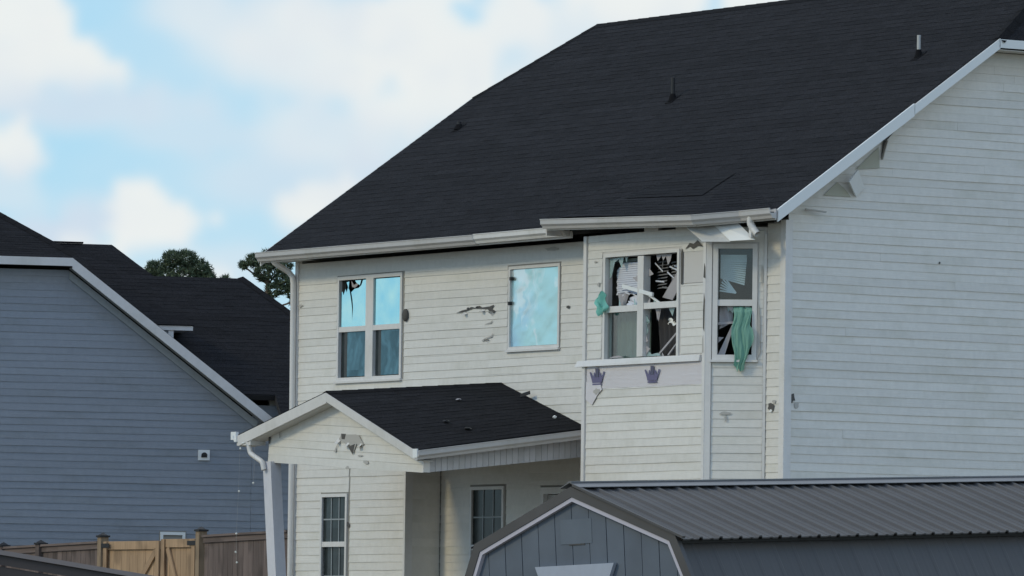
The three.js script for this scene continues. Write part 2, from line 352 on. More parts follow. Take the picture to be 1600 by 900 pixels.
function flap(parent, x, y, w, h, z = 0.03, turn = 0) { // a curled tongue of vinyl standing off the wall
  const m = mesh('torn_flap', sheet(5, 4, (u, v) => V3((u - 0.5) * w * (1 - 0.35 * v), v * h, 0.055 * v * v + 0.012 * Math.sin(u * 5))), M.flap, parent);
  m.position.set(x, y, z - 0.012); m.rotation.z = turn; return m;
}
// torn spots: an opening in the vinyl with jagged edges, and a curled flap
function gash(parent, pts, z = 0.022, mat = M.tornDark, t = 0.003) { return mesh('siding_tear', plate(pts, z, t), mat, parent); }
function blotch(parent, cx, cy, rx, ry, seed, mat = M.tornDark, z = 0.022) {
  const r = rng(seed), pts = [], n = 11;
  for (let i = 0; i < n; i++) { const a = (i / n) * Math.PI * 2, k = 0.55 + 0.6 * r(); pts.push([cx + Math.cos(a) * rx * k, cy + Math.sin(a) * ry * k]); }
  return gash(parent, pts, z, mat);
}
function sheet(nu, nv, fn) { // grid surface, fn(u, v) -> Vector3
  const pos = [], uv = [];
  for (let i = 0; i < nu; i++) for (let j = 0; j < nv; j++) {
    const q = [[i, j], [i + 1, j], [i + 1, j + 1], [i, j + 1]].map(([a, b]) => [fn(a / nu, b / nv), a / nu, b / nv]);
    for (const k of [0, 1, 2, 0, 2, 3]) { pos.push(q[k][0].x, q[k][0].y, q[k][0].z); uv.push(q[k][1], q[k][2]); }
  }
  const g = tri(pos, uv);
  // smooth normals by position
  const map = new Map(), P = g.attributes.position, N = g.attributes.normal, key = (i) => [P.getX(i), P.getY(i), P.getZ(i)].map((v) => v.toFixed(5)).join();
  for (let i = 0; i < P.count; i++) { const k = key(i), s = map.get(k) || V3(0, 0, 0); s.add(V3(N.getX(i), N.getY(i), N.getZ(i))); map.set(k, s); }
  for (let i = 0; i < P.count; i++) { const s = map.get(key(i)).clone().normalize(); N.setXYZ(i, s.x, s.y, s.z); }
  return g;
}

// ───────────────────────── ground ─────────────────────────
const groundY = (x, z) => { const d = -z, near = Math.exp(-(((d - 62) / 11) ** 2)) * sstep(14, 5, Math.abs(x)); return sstep(66, 92, d) * 1.9 + near * (x - 0.6) * 0.054; };
{
  const xs = [], zs = [], step = (a, b, n, arr) => { for (let i = 0; i < n; i++) arr.push(lerp(a, b, i / n)); };
  step(-3000, -200, 6, xs); step(-200, -40, 6, xs); step(-40, 40, 54, xs); step(40, 200, 6, xs); step(200, 3000, 6, xs); xs.push(3000);
  step(400, 0, 4, zs); step(0, -40, 6, zs); step(-40, -130, 60, zs); step(-130, -500, 8, zs); step(-500, -4000, 6, zs); zs.push(-4000);
  const pos = [], uv = [];
  for (let i = 0; i + 1 < xs.length; i++) for (let j = 0; j + 1 < zs.length; j++) {
    const q = [[xs[i], zs[j]], [xs[i + 1], zs[j]], [xs[i + 1], zs[j + 1]], [xs[i], zs[j + 1]]].map(([x, z]) => V3(x, groundY(x, z), z));
    for (const k of [0, 1, 2, 0, 2, 3]) { pos.push(q[k].x, q[k].y, q[k].z); uv.push(q[k].x, q[k].z); }
  }
  mesh('ground', tri(pos, uv), M.grass, scene, { kind: 'structure', label: 'grassy back yards rising gently to the houses' });
}

// ───────────────────────── the damaged house ─────────────────────────
// Local axes: x to the right along the rear wall (0 at the right corner), z out of the rear wall, y up.
const house = thing('damaged_house', 'two-storey cream sided house with dark shingle roof and smashed bay window', 'house', [3.894, 0, -100], -1.0014);
const RW = 13.55, SLOPE = 0.69, roofY = (v) => 8.2 + SLOPE * (v + 0.4);
const rear = mesh('rear_wall', (() => {
  const s = new THREE.Shape([[-RW, 1.9], [-10.15, 1.9], [-10.15, 4.95], [-4.87, 4.95], [-4.87, 1.9], [0, 1.9], [0, 7.975], [-RW, 7.975]].map(([x, y]) => new THREE.Vector2(x, y)));
  for (const [x0, x1, y0, y1] of [[-12.27, -10.36, 6.12, 7.74], [-7.28, -5.9, 6.47, 7.69], [-12.63, -11.93, 2.6, 4.31], [-4.8, -0.55, 5.35, 7.9]]) s.holes.push(new THREE.Path([[x0, y0], [x1, y0], [x1, y1], [x0, y1]].map(([x, y]) => new THREE.Vector2(x, y))));
  const g = new THREE.ExtrudeGeometry(s, { depth: 0.14, bevelEnabled: false }); g.translate(0, 0, -0.14); return g;
})(), M.sheath, house);
siding(rear, M.rearVinyl, {
  base: 1.93, from: 1.93, to: 8.0, xl: () => -RW + 0.09, xr: () => -4.27, seed: 11, lowBelow: 3.0,
  open: [{ x0: -12.30, x1: -10.285, y0: 6.09, y1: 7.77 }, { x0: -7.33, x1: -5.845, y0: 6.42, y1: 7.73 }, { x0: -12.70, x1: -11.815, y0: 2.5, y1: 4.37 }, { x0: -11.86, x1: -11.815, y0: 2.3, y1: 4.74 }, { x0: -10.17, x1: -4, y0: 0, y1: 4.95 }],
});
siding(rear, M.rearVinyl, { base: 1.93, from: 1.93, to: 8.05, xl: () => -0.455, xr: () => -0.1, seed: 12, lowBelow: 4.2 });
mesh('corner_board', box(-RW, -RW + 0.085, 1.9, 8.05, -0.1, 0.032), M.trim, house);
mesh('corner_board', box(-0.095, 0.032, 1.9, 8.08, -0.095, 0.032), M.trim, house);
mesh('corner_board', box(-10.19, -10.135, 1.9, 4.95, -0.1, 0.034), M.trim, house);

// right-hand gable wall, in a frame of its own: x runs to the right along the wall, z out of it
const side = mesh('side_wall', plate([[0, 1.9], [10.5, 1.9], [10.5, 8.05], [7.0, 10.68], [3.5, 10.68], [0, 8.05]], -0.14, 0.14), M.sheath, house);
side.rotation.y = Math.PI / 2; side.position.set(0, 0, 0);
const rakeIn = (y) => Math.max(0.035, (y + 0.16 - 8.2) / SLOPE - 0.4);
siding(side, M.rearVinyl, { base: 1.95, from: 1.95, to: 10.68, xl: rakeIn, xr: (y) => 10.5 - rakeIn(y), seed: 21, lowBelow: 4.2, seams: 0.4, seamAt: [0.8, 4.6] });
// remaining walls, floors and rooms behind the windows
mesh('left_wall', (() => { const g = plate([[0, 1.9], [10.5, 1.9], [10.5, 8.05], [7.0, 10.68], [3.5, 10.68], [0, 8.05]], 0, 0.14); g.rotateY(Math.PI / 2); g.translate(-RW, 0, 0); return g; })(), M.rearVinyl[1], house);
mesh('front_wall', box(-RW + 0.14, -0.14, 1.9, 8.05, -10.5, -10.36), M.rearVinyl[1], house);
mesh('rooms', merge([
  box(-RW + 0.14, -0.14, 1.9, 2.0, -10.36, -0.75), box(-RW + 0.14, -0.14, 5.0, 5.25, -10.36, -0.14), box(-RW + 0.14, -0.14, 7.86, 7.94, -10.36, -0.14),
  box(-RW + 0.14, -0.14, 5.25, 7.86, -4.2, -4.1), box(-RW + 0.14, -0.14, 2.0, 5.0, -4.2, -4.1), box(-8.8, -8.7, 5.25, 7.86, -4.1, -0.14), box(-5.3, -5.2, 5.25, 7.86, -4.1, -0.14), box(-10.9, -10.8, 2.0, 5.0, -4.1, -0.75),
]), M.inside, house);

// roof
const roof = frame('roof', house, [0, 0, 0]);
const E0 = -0.47, xR = 0.35, xL = -13.88, xRr = -0.55, xLr = -12.98, V1 = 3.45, V2 = 5.25;
const rp = (x, v) => V3(x, roofY(v), -v), fp = (x, v) => V3(x, roofY(v), -(10.5 - v));
const nRear = V3(0, 1, SLOPE).normalize(), nFront = V3(0, 1, -SLOPE).normalize();
{
  const deck = [
    slab([rp(xL, E0), rp(xR, E0), rp(xR, V1), rp(xL, V1)], 0.1), slab([rp(xL, V1), rp(xR, V1), rp(xRr, V2), rp(xLr, V2)], 0.1),
    slab([fp(xR, E0), fp(xL, E0), fp(xL, V1), fp(xR, V1)], 0.1), slab([fp(xR, V1), fp(xL, V1), fp(xLr, V2), fp(xRr, V2)], 0.1),
    slab([rp(xR, V1), fp(xR, V1), rp(xRr, V2)], 0.1), slab([fp(xL, V1), rp(xL, V1), rp(xLr, V2)], 0.1),
  ];
  mesh('roof_deck', merge(deck), M.deck, roof);
  shingles(roof, rp(xL, E0), rp(xR, E0), rp(xR, V1), rp(xL, V1), 31); shingles(roof, rp(xL, V1), rp(xR, V1), rp(xRr, V2), rp(xLr, V2), 32);
  shingles(roof, fp(xR, E0), fp(xL, E0), fp(xL, V1), fp(xR, V1), 33, 1, 0.28); shingles(roof, fp(xR, V1), fp(xL, V1), fp(xLr, V2), fp(xRr, V2), 34, 1, 0.28);
  shingles(roof, rp(xR, V1), fp(xR, V1), rp(xRr, V2), rp(xRr, V2), 35); shingles(roof, fp(xL, V1), rp(xL, V1), rp(xLr, V2), rp(xLr, V2), 36, 1, 0.28);
  const nHR = V3(1.24, 0.9, 0).normalize(), nHL = V3(-1.24, 0.9, 0).normalize();
  ridgeCaps(roof, rp(xL, V1), rp(xLr, V2), nHL, nRear); ridgeCaps(roof, rp(xR, V1), rp(xRr, V2), nHR, nRear); ridgeCaps(roof, rp(xLr, V2), rp(xRr, V2), nRear, nFront);
  // lower-pitched kick of roof over the bay
  const a = V3(-4.2, 8.275, 0.98), b = V3(-0.9, 8.155, 0.98), c = V3(-2.1, 8.888, -0.6), d = V3(-3.75, 8.9, -0.6), e = V3(-4.82, 8.262, 0.96), f = V3(-5.25, 8.29, 0.34), g = V3(0.33, 8.2, 0.47);
  const g9 = V3(-0.42, 8.2, 0.47), dn = (q) => V3(q.x, q.y - 0.045, q.z - 0.01);
  mesh('bay_roof_deck', merge([slab([a, b, c, d].map(dn), 0.04), slab([e, a, d, f].map(dn), 0.04), slab([b, g9, c].map(dn), 0.04), slab([g9, g, c].map(dn), 0.04)]), M.deck, roof);
  shingles(roof, a, b, c, d, 41, 0.92); shingles(roof, e, a, d, f, 42, 1.0); shingles(roof, b, g9, c, c, 43, 0.95); shingles(roof, g9, g, c, c, 45, 0.95);
  { const on = (s, t) => a.clone().lerp(b, s).lerp(d.clone().lerp(c, s), t).add(V3(0, 0.010, 0.004)); shingles(roof, on(0.1, 0.45), on(0.88, 0.45), on(0.97, 0.995), on(0.03, 0.995), 44, 0.74); }
  // vent pipes and boots
  const pipe = (name, x, v, h, r, m, boot) => {
    const y = roofY(v), g = [new THREE.CylinderGeometry(r, r, h, 14).translate(x, y + h / 2, -v), new THREE.TorusGeometry(r * 0.86, r * 0.2, 6, 14).rotateX(Math.PI / 2).translate(x, y + h, -v)];
    const p = mesh(name, merge(g), m, roof);
    mesh('pipe_boot', merge([new THREE.CylinderGeometry(r * 1.25, r * 2.6, boot, 14).translate(x, y + boot * 0.3, -v), slab([rp(x - 0.08, v - 0.09), rp(x + 0.08, v - 0.09), rp(x + 0.08, v + 0.1), rp(x - 0.08, v + 0.1)].map((q) => q.addScaledVector(nRear, 0.012)), 0.008)]), M.cap, p);
  };
  pipe('vent_pipe', -7.03, 2.75, 0.34, 0.03, M.black, 0.12); pipe('vent_pipe', -1.26, 3.2, 0.31, 0.028, M.pipe, 0.13); pipe('vent_pipe', -12.92, 2.6, 0.1, 0.035, M.black, 0.08);
}
// eaves: fascia, soffit and gutters
const GUT = [[0, 0], [0, -0.135], [0.07, -0.135], [0.085, -0.10], [0.118, -0.07], [0.122, -0.012], [0.13, -0.004], [0.13, 0.006], [0.112, 0.006], [0.108, -0.06], [0.012, -0.06], [0.012, 0]];
const Zo = V3(0, 0, 1);
mesh('soffit', box(xL, -13.0, 8.045, 8.055, 0.0, 0.43), M.soffit, house);
mesh('fascia', box(xL, -4.9, 8.02, 8.175, 0.43, 0.45), M.trim, house);
mesh('gutter', sweep(GUT, [V3(xL - 0.02, 8.175, 0.45), V3(-7.45, 8.17, 0.45)], [Zo, Zo]), M.gutter, house);
mesh('gutter', sweep(GUT, [V3(-7.43, 8.178, 0.455), V3(-4.95, 8.185, 0.455)], [Zo, Zo]), M.trim, house, { label: 'brighter replacement length of gutter' });
const diag = V3(0.4, 0, 0.92), g0 = V3(-4.84, 8.262, 0.93), g1 = V3(-0.93, 8.14, 0.93), g2 = V3(-0.42, 8.195, 0.45), g3 = V3(0.40, 8.2, 0.45);
mesh('bay_gutter', sweep(GUT, [g0, g1, g2, g3], [Zo, V3(0.41, 0, 1), V3(0.41, 0, 1), Zo]), M.gutter, house);
mesh('bay_fascia', merge([bar(V3(g0.x, g0.y - 0.08, 0.915), V3(g1.x, g1.y - 0.08, 0.915), 0.15, 0.02), bar(V3(g1.x, g1.y - 0.08, 0.91), V3(g2.x, g2.y - 0.08, 0.43), 0.15, 0.02), bar(V3(g2.x, g2.y - 0.08, 0.43), V3(xR, g3.y - 0.08, 0.43), 0.15, 0.02), slab([V3(-4.84, 8.18, 0.93), V3(-4.84, 8.03, 0.93), V3(-5.1, 8.05, 0.42), V3(-5.1, 8.2, 0.42)], 0.02)]), M.trim, house);
// rake boards on both gables, and the level board under the clipped gable
{
  const rake = (x, s, v0, v1, dy0, dy1) => hexa([V3(x, roofY(v0) - dy1, -v0), V3(x + 0.03 * s, roofY(v0) - dy1, -v0), V3(x + 0.03 * s, roofY(v1) - dy1, -v1), V3(x, roofY(v1) - dy1, -v1), V3(x, roofY(v0) - dy0, -v0), V3(x + 0.03 * s, roofY(v0) - dy0, -v0), V3(x + 0.03 * s, roofY(v1) - dy0, -v1), V3(x, roofY(v1) - dy0, -v1)]);
  const rt = M.newTrim;
  mesh('rake_board', rake(xR, 1, -0.41, 1.95, -0.005, 0.175), rt, house);
  mesh('rake_board', rake(xR, 1, 1.96, V1 + 0.02, 0.015, 0.16), rt, house);
  mesh('rake_board', box(xR, xR + 0.03, 10.72, 10.845, -7.05, -V1), rt, house);
  mesh('rake_board', rake(xL - 0.03, 1, -0.47, V1, 0.0, 0.18), M.trim, house);
  mesh('rake_board', box(xL - 0.03, xL, 10.70, 10.845, -7.05, -V1), M.trim, house);
  const sof = (x0, x1, v0, v1) => slab([V3(x1, roofY(v0) - 0.155, -v0), V3(x0, roofY(v0) - 0.155, -v0), V3(x0, roofY(v1) - 0.155, -v1), V3(x1, roofY(v1) - 0.155, -v1)], 0.01);
  for (const [a, b] of [[-0.3, 0.22], [0.74, 0.88], [1.16, 1.3], [1.75, 3.4]]) mesh('rake_soffit', sof(0.02, xR, a, b), M.soffit, house);
  mesh('rake_soffit', box(0.02, xR, 10.69, 10.70, -7.0, -3.45), M.soffit, house);
  mesh('rake_soffit', sof(xL, -RW, -0.4, 3.4), M.soffit, house);
}

// windows ---------------------------------------------------------------
function windowFrame(parent, name, x0, x1, y0, y1, o = {}) {
  const w = frame('window', parent, [0, 0, 0]), f = o.f ?? 0.07, zf = o.zf ?? 0.03, zb = o.zb ?? -0.04, m = o.mat || M.trim;
  mesh('frame', merge([box(x0, x0 + f, y0, y1, zb, zf), box(x1 - f, x1, y0, y1, zb, zf), box(x0 + f, x1 - f, y1 - f, y1, zb, zf), box(x0 + f, x1 - f, y0, y0 + f, zb, zf)]), m, w);
  if (o.sill) mesh('sill', box(x0 - 0.03, x1 + 0.02, y0 - 0.035, y0 - 0.002, -0.05, zf + 0.03), m, w);
  return w;
}
const w1 = windowFrame(house, 'window', -12.28, -10.35, 6.11, 7.75, { sill: true, f: 0.055, zf: 0.02 });
mesh('mullion', box(-11.42, -11.2, 6.165, 7.695, -0.06, 0.017), M.trim, w1);
mesh('sash_rail', box(-12.225, -11.42, 6.88, 6.96, -0.05, 0.013), M.trim, w1); mesh('sash_rail', box(-11.2, -10.405, 6.88, 6.96, -0.05, 0.013), M.trim, w1);
mesh('pane', plate([[-12.2, 6.96], [-11.42, 6.96], [-11.42, 7.68], [-11.55, 7.68], [-11.6, 7.6], [-11.68, 7.56], [-11.80, 7.55], [-11.9, 7.5], [-11.86, 7.38], [-11.84, 7.25], [-11.86, 7.05], [-11.868, 7.25], [-11.90, 7.38], [-11.95, 7.53], [-12.0, 7.58], [-12.04, 7.5], [-12.07, 7.56], [-12.13, 7.46], [-12.16, 7.52], [-12.2, 7.5]], -0.014, 0.006), M.coated, w1, { label: 'broken upper pane with jagged top edge' });
mesh('glass_shard', plate([[-12.04, 7.66], [-11.98, 7.56], [-11.96, 7.67]], -0.012, 0.006), M.coated, w1);
mesh('glass_shard', plate([[-11.9, 7.68], [-11.87, 7.58], [-11.78, 7.565], [-11.71, 7.6], [-11.66, 7.68], [-11.74, 7.63], [-11.82, 7.61]], -0.011, 0.006), M.paleCloth, w1);
mesh('glass_shard', plate([[-11.78, 7.68], [-11.74, 7.64], [-11.64, 7.6], [-11.6, 7.68]], -0.010, 0.006), M.coated, w1);
mesh('pane', box(-11.2, -10.42, 6.96, 7.68, -0.014, -0.008), M.coated, w1);
mesh('pane', box(-12.03, -11.42, 6.18, 6.88, -0.035, -0.03), M.coatedScreen, w1); mesh('pane', box(-11.02, -10.42, 6.18, 6.88, -0.035, -0.03), M.coatedScreen, w1);
for (const x of [-12.2, -11.19]) mesh('screen_edge', box(x, x + 0.16, 6.18, 6.88, -0.042, -0.037), M.darkGlass, w1);

const w2 = windowFrame(house, 'window', -7.3, -5.88, 6.45, 7.71, { sill: true, f: 0.045, zf: 0.02 });
mesh('pane', sheet(34, 34, (u, v) => V3(lerp(-7.26, -5.92, u), lerp(6.5, 7.66, v), -0.012 + 0.016 * (fbm(u * 5 + 3, v * 5, 71, 4) - 0.5))), M.film, w2, { label: 'pane backed with crumpled pale teal sheeting' });
mesh('pane_clip', merge([box(-7.25, -7.2, 7.5, 7.55, -0.02, 0.034), box(-7.29, -7.24, 7.13, 7.18, -0.04, 0.034)]), M.black, w2);

const gridWindow = (parent, x0, x1, y0, y1, rail, cols, rows, z = 0) => {
  const w = windowFrame(parent, 'window', x0, x1, y0, y1, { f: 0.05, mat: M.trim }); w.position.z = z;
  mesh('sash_rail', box(x0 + 0.05, x1 - 0.05, rail - 0.04, rail + 0.04, -0.06, 0.02), M.trim, w);
  mesh('pane', box(x0 + 0.05, x1 - 0.05, rail + 0.04, y1 - 0.05, -0.020, -0.015), M.darkGlass, w); mesh('pane', box(x0 + 0.05, x1 - 0.05, y0 + 0.05, rail - 0.04, -0.036, -0.031), M.darkGlass, w);
  const bars = std([0.30, 0.33, 0.35], { roughness: 0.5 });
  for (const [a, b, zz] of [[rail + 0.04, y1 - 0.05, -0.004], [y0 + 0.05, rail - 0.04, -0.020]]) {
    for (let i = 1; i < cols; i++) { const x = lerp(x0 + 0.05, x1 - 0.05, i / cols); mesh('muntin', box(x - 0.011, x + 0.011, a, b, zz - 0.008, zz), bars, w); }
    for (let i = 1; i < rows; i++) { const y = lerp(a, b, i / rows); mesh('muntin', box(x0 + 0.05, x1 - 0.05, y - 0.011, y + 0.011, zz - 0.0065, zz + 0.002), bars, w); }
  }
  return w;
};
gridWindow(house, -12.68, -11.88, 2.55, 4.35, 3.56, 3, 2);

// recess under the porch
const recess = mesh('recess_wall', (() => {
  const s = new THREE.Shape([[-10.15, 1.9], [-4.87, 1.9], [-4.87, 4.95], [-10.15, 4.95]].map(([x, y]) => new THREE.Vector2(x, y)));
  for (const [x0, x1, y0, y1] of [[-9.22, -8.36, 2.65, 4.4], [-7.2, -6.2, 1.95, 4.3]]) s.holes.push(new THREE.Path([[x0, y0], [x1, y0], [x1, y1], [x0, y1]].map(([x, y]) => new THREE.Vector2(x, y))));
  const g = new THREE.ExtrudeGeometry(s, { depth: 0.12, bevelEnabled: false }); g.translate(0, 0, -0.74); return g;
})(), M.sheath, house);
const recFace = frame('recess_siding', house, [0, 0, -0.62]);
siding(recFace, M.rearVinyl, { base: 1.93, from: 1.93, to: 4.9, xl: () => -10.13, xr: () => -4.4, seed: 51, lowBelow: 3.0, open: [{ x0: -9.30, x1: -8.26, y0: 2.5, y1: 4.46 }, { x0: -7.3, x1: -6.1, y0: 0, y1: 4.42 }] });
gridWindow(house, -9.27, -8.31, 2.6, 4.43, 3.5, 3, 2, -0.62);
const recSide = frame('recess_side_wall', house, [-10.15, 0, 0], Math.PI / 2);
mesh('backing', box(0.0, 0.74, 1.9, 4.95, -0.1, 0), M.sheath, recSide);
siding(recSide, M.rearVinyl, { base: 1.93, from: 1.93, to: 4.9, xl: () => 0.0, xr: () => 0.6, seed: 52, lowBelow: 3.0 });
const door = frame('door', house, [0, 0, -0.62]);
mesh('door_frame', merge([box(-7.27, -7.17, 1.95, 4.39, -0.1, 0.04), box(-6.23, -6.13, 1.95, 4.39, -0.1, 0.04), box(-7.17, -6.23, 4.29, 4.39, -0.1, 0.04)]), M.trim, door);
mesh('door_leaf', box(-7.16, -6.24, 1.96, 4.28, -0.08, -0.03), std([0.42, 0.42, 0.42], { roughness: 0.5 }), door);
mesh('door_glass', box(-7.0, -6.4, 2.9, 4.1, -0.028, -0.022), M.darkGlass, door);
mesh('recess_ceiling', box(-10.15, -4.5, 4.9, 4.98, -0.62, 0), M.ceilingWood, house);

// bay window -------------------------------------------------------------
const bay = frame('bay', house, [0, 0, 0]);
const bayFront = frame('bay_front_wall', bay, [0, 0, 0.62]), baySide = frame('bay_side_wall', bay, [-1.08, 0, 0.62], Math.PI / 4), bayLeft = frame('bay_left_wall', bay, [-4.87, 0, 0], -Math.PI / 4);
const holed = (x0, x1, y0, y1, hs) => { const s = new THREE.Shape([[x0, y0], [x1, y0], [x1, y1], [x0, y1]].map(([x, y]) => new THREE.Vector2(x, y))); for (const [a, b, c, d] of hs) s.holes.push(new THREE.Path([[a, c], [b, c], [b, d], [a, d]].map(([x, y]) => new THREE.Vector2(x, y)))); const g = new THREE.ExtrudeGeometry(s, { depth: 0.12, bevelEnabled: false }); g.translate(0, 0, -0.12); return g; };
mesh('sheathing', holed(-4.25, -1.08, 1.9, 8.0, [[-3.72, -1.82, 6.16, 7.67]]), M.plain, bayFront);
siding(bayFront, M.rearVinyl, { base: 1.96, from: 1.96, to: 5.755, xl: () => -4.175, xr: () => -1.15, seed: 61, lowBelow: 4.2 });
siding(bayFront, M.rearVinyl, { base: 6.20, from: 6.20, to: 8.0, xl: () => -4.175, xr: () => -1.15, seed: 62, open: [{ x0: -3.80, x1: -1.72, y0: 6.08, y1: 7.75 }, { x0: -1.72, x1: -1.0, y0: 7.2, y1: 7.66 }] });
mesh('corner_board', box(-4.27, -4.195, 1.9, 8.0, -0.1, 0.032), M.trim, bayFront);
mesh('corner_board', box(-1.135, -1.065, 1.9, 7.86, -0.06, 0.034), M.trim, bayFront);
mesh('sill_band', hexa([V3(-4.42, 6.085, 0.07), V3(-1.2, 6.085, 0.05), V3(-1.2, 6.085, 0), V3(-4.42, 6.085, 0), V3(-4.40, 6.175, 0.03), V3(-1.2, 6.175, 0.03), V3(-1.2, 6.175, 0), V3(-4.40, 6.175, 0)]), M.trim, bayFront);
// bare house wrap below the sill, with the crown marks printed on it
mesh('house_wrap', sheet(26, 6, (u, v) => V3(lerp(-4.17, -1.15, u), lerp(5.755, 6.084, v), 0.010 + 0.010 * (fbm(u * 9, v * 3, 66, 3) - 0.5))), M.wrap, bayFront);
mesh('house_wrap', plate([[-4.16, 5.86], [-3.8, 5.86], [-3.74, 5.74], [-3.86, 5.66], [-4.0, 5.52], [-4.17, 5.6]], 0.024, 0.003), M.wrap, bayFront);
{
  const crown = (cx, cy, w) => {
    const a = w / 2;
    mesh('crown_mark', merge([
      plate([[cx - a * 0.6, cy - 0.085], [cx + a * 0.6, cy - 0.085], [cx + a * 0.72, cy - 0.03], [cx + a, cy + 0.075], [cx + a * 0.84, cy + 0.08], [cx + a * 0.62, cy + 0.005], [cx + a * 0.5, cy + 0.015], [cx + a * 0.42, cy + 0.07], [cx + a * 0.3, cy + 0.07], [cx + a * 0.26, cy + 0.0], [cx - a * 0.26, cy + 0.0], [cx - a * 0.3, cy + 0.07], [cx - a * 0.42, cy + 0.07], [cx - a * 0.5, cy + 0.015], [cx - a * 0.62, cy + 0.005], [cx - a * 0.84, cy + 0.08], [cx - a, cy + 0.075], [cx - a * 0.72, cy - 0.03]], 0.027, 0.002),
      plate([[cx - a * 0.6, cy - 0.115], [cx + a * 0.6, cy - 0.115], [cx + a * 0.6, cy - 0.092], [cx - a * 0.6, cy - 0.092]], 0.027, 0.002)]), M.ink, bayFront);
    mesh('crown_mark', plate([[cx - a * 0.2, cy + 0.0], [cx + a * 0.2, cy + 0.0], [cx + a * 0.22, cy + 0.13], [cx - a * 0.22, cy + 0.13]], 0.0292, 0.002), M.inkDark, bayFront);
  };
  crown(-3.87, 5.925, 0.4); crown(-2.42, 5.92, 0.4);
}
blotch(bayFront, -3.88, 5.72, 0.09, 0.05, 5, M.tornMid, 0.028);
// bare patch right of the front window, torn vinyl above it and along the corner
mesh('bare_panel', box(-1.66, -1.16, 7.215, 7.66, 0, 0.012), M.plain, bayFront);
gash(bayFront, [[-1.715, 7.2], [-1.675, 7.2], [-1.665, 7.66], [-1.70, 7.72], [-1.72, 7.66]]);
gash(bayFront, [[-1.62, 7.70], [-1.5, 7.79], [-1.4, 7.77], [-1.3, 7.82], [-1.16, 7.72], [-1.3, 7.74], [-1.42, 7.70], [-1.5, 7.74]]);
gash(bayFront, [[-1.115, 6.55], [-1.085, 6.5], [-1.078, 6.95], [-1.10, 7.05], [-1.12, 6.8]], 0.035); gash(bayFront, [[-1.12, 7.28], [-1.07, 7.26], [-1.075, 7.42], [-1.10, 7.48]], 0.035); gash(bayFront, [[-1.13, 6.2], [-1.10, 6.2], [-1.11, 6.45], [-1.13, 6.4]], 0.035, M.tornMid);
blotch(bayFront, -3.96, 7.62, 0.05, 0.015, 6, M.tornMid); blotch(bayFront, -3.87, 7.28, 0.05, 0.03, 7, M.tornMid);
// frieze above the bay, broken through to the dark attic
for (const [a, b] of [[-2.72, -2.35], [-1.9, -1.08]]) mesh('frieze_board', box(a, b, 7.995, 8.115, 0.56, 0.62), M.trim, bay);
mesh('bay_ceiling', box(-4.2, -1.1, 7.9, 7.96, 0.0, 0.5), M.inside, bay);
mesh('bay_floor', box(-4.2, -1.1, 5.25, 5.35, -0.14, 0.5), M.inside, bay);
mesh('sheathing', holed(0, 0.877, 1.9, 8.0, [[0.14, 0.69, 6.15, 7.7]]), M.plain, baySide);
mesh('sheathing', holed(0, 0.877, 1.9, 8.0, []), M.plain, bayLeft);
siding(baySide, M.rearVinyl, { base: 1.96, from: 1.96, to: 7.95, xl: () => 0.085, xr: () => 0.825, seed: 63, lowBelow: 4.2, open: [{ x0: 0.07, x1: 0.75, y0: 6.06, y1: 7.78 }] });
mesh('corner_board', box(-0.02, 0.075, 1.9, 7.9, -0.05, 0.03), M.trim, baySide);
mesh('corner_board', box(0.832, 0.872, 1.9, 7.9, -0.02, 0.028), M.trim, baySide);
blotch(baySide, 0.3, 5.33, 0.1, 0.03, 8, M.tornMid); blotch(baySide, 0.3, 5.26, 0.02, 0.06, 9, M.tornMid);
gash(baySide, [[0.74, 6.1], [0.79, 6.2], [0.78, 6.7], [0.75, 6.95], [0.735, 6.5]], 0.024, M.tornMid); blotch(baySide, 0.8, 7.3, 0.015, 0.15, 10, M.tornMid);

const wf = windowFrame(bayFront, 'window', -3.75, -1.77, 6.13, 7.72, { f: 0.05, zf: 0.024 });
mesh('mullion', box(-2.845, -2.69, 6.195, 7.655, -0.1, 0.022), M.trim, wf);
mesh('sash_rail', box(-3.685, -2.845, 6.86, 6.95, -0.07, 0.012), M.trim, wf); mesh('sash_rail', box(-2.69, -1.835, 6.88, 6.97, -0.07, 0.012), M.trim, wf);
mesh('pane', box(-3.685, -2.845, 6.195, 6.86, -0.06, -0.056), M.clear, wf);
mesh('glass_shard', plate([[-2.22, 7.655], [-2.06, 7.655], [-2.1, 7.56], [-2.16, 7.5]], -0.05, 0.004), M.paleCloth, wf);
mesh('glass_shard', plate([[-3.685, 7.655], [-3.4, 7.655], [-3.55, 7.6], [-3.63, 7.4], [-3.685, 7.35]], -0.05, 0.004), M.shard, wf);
mesh('glass_shard', plate([[-2.69, 6.195], [-2.3, 6.195], [-2.4, 6.24], [-2.55, 6.22], [-2.64, 6.28]], -0.05, 0.004), M.shard, wf);
mesh('glass_shard', plate([[-3.6, 6.195], [-3.2, 6.195], [-3.35, 6.225], [-3.5, 6.215]], 0.0, 0.004), M.paleCloth, wf);
let baySideTeeth;
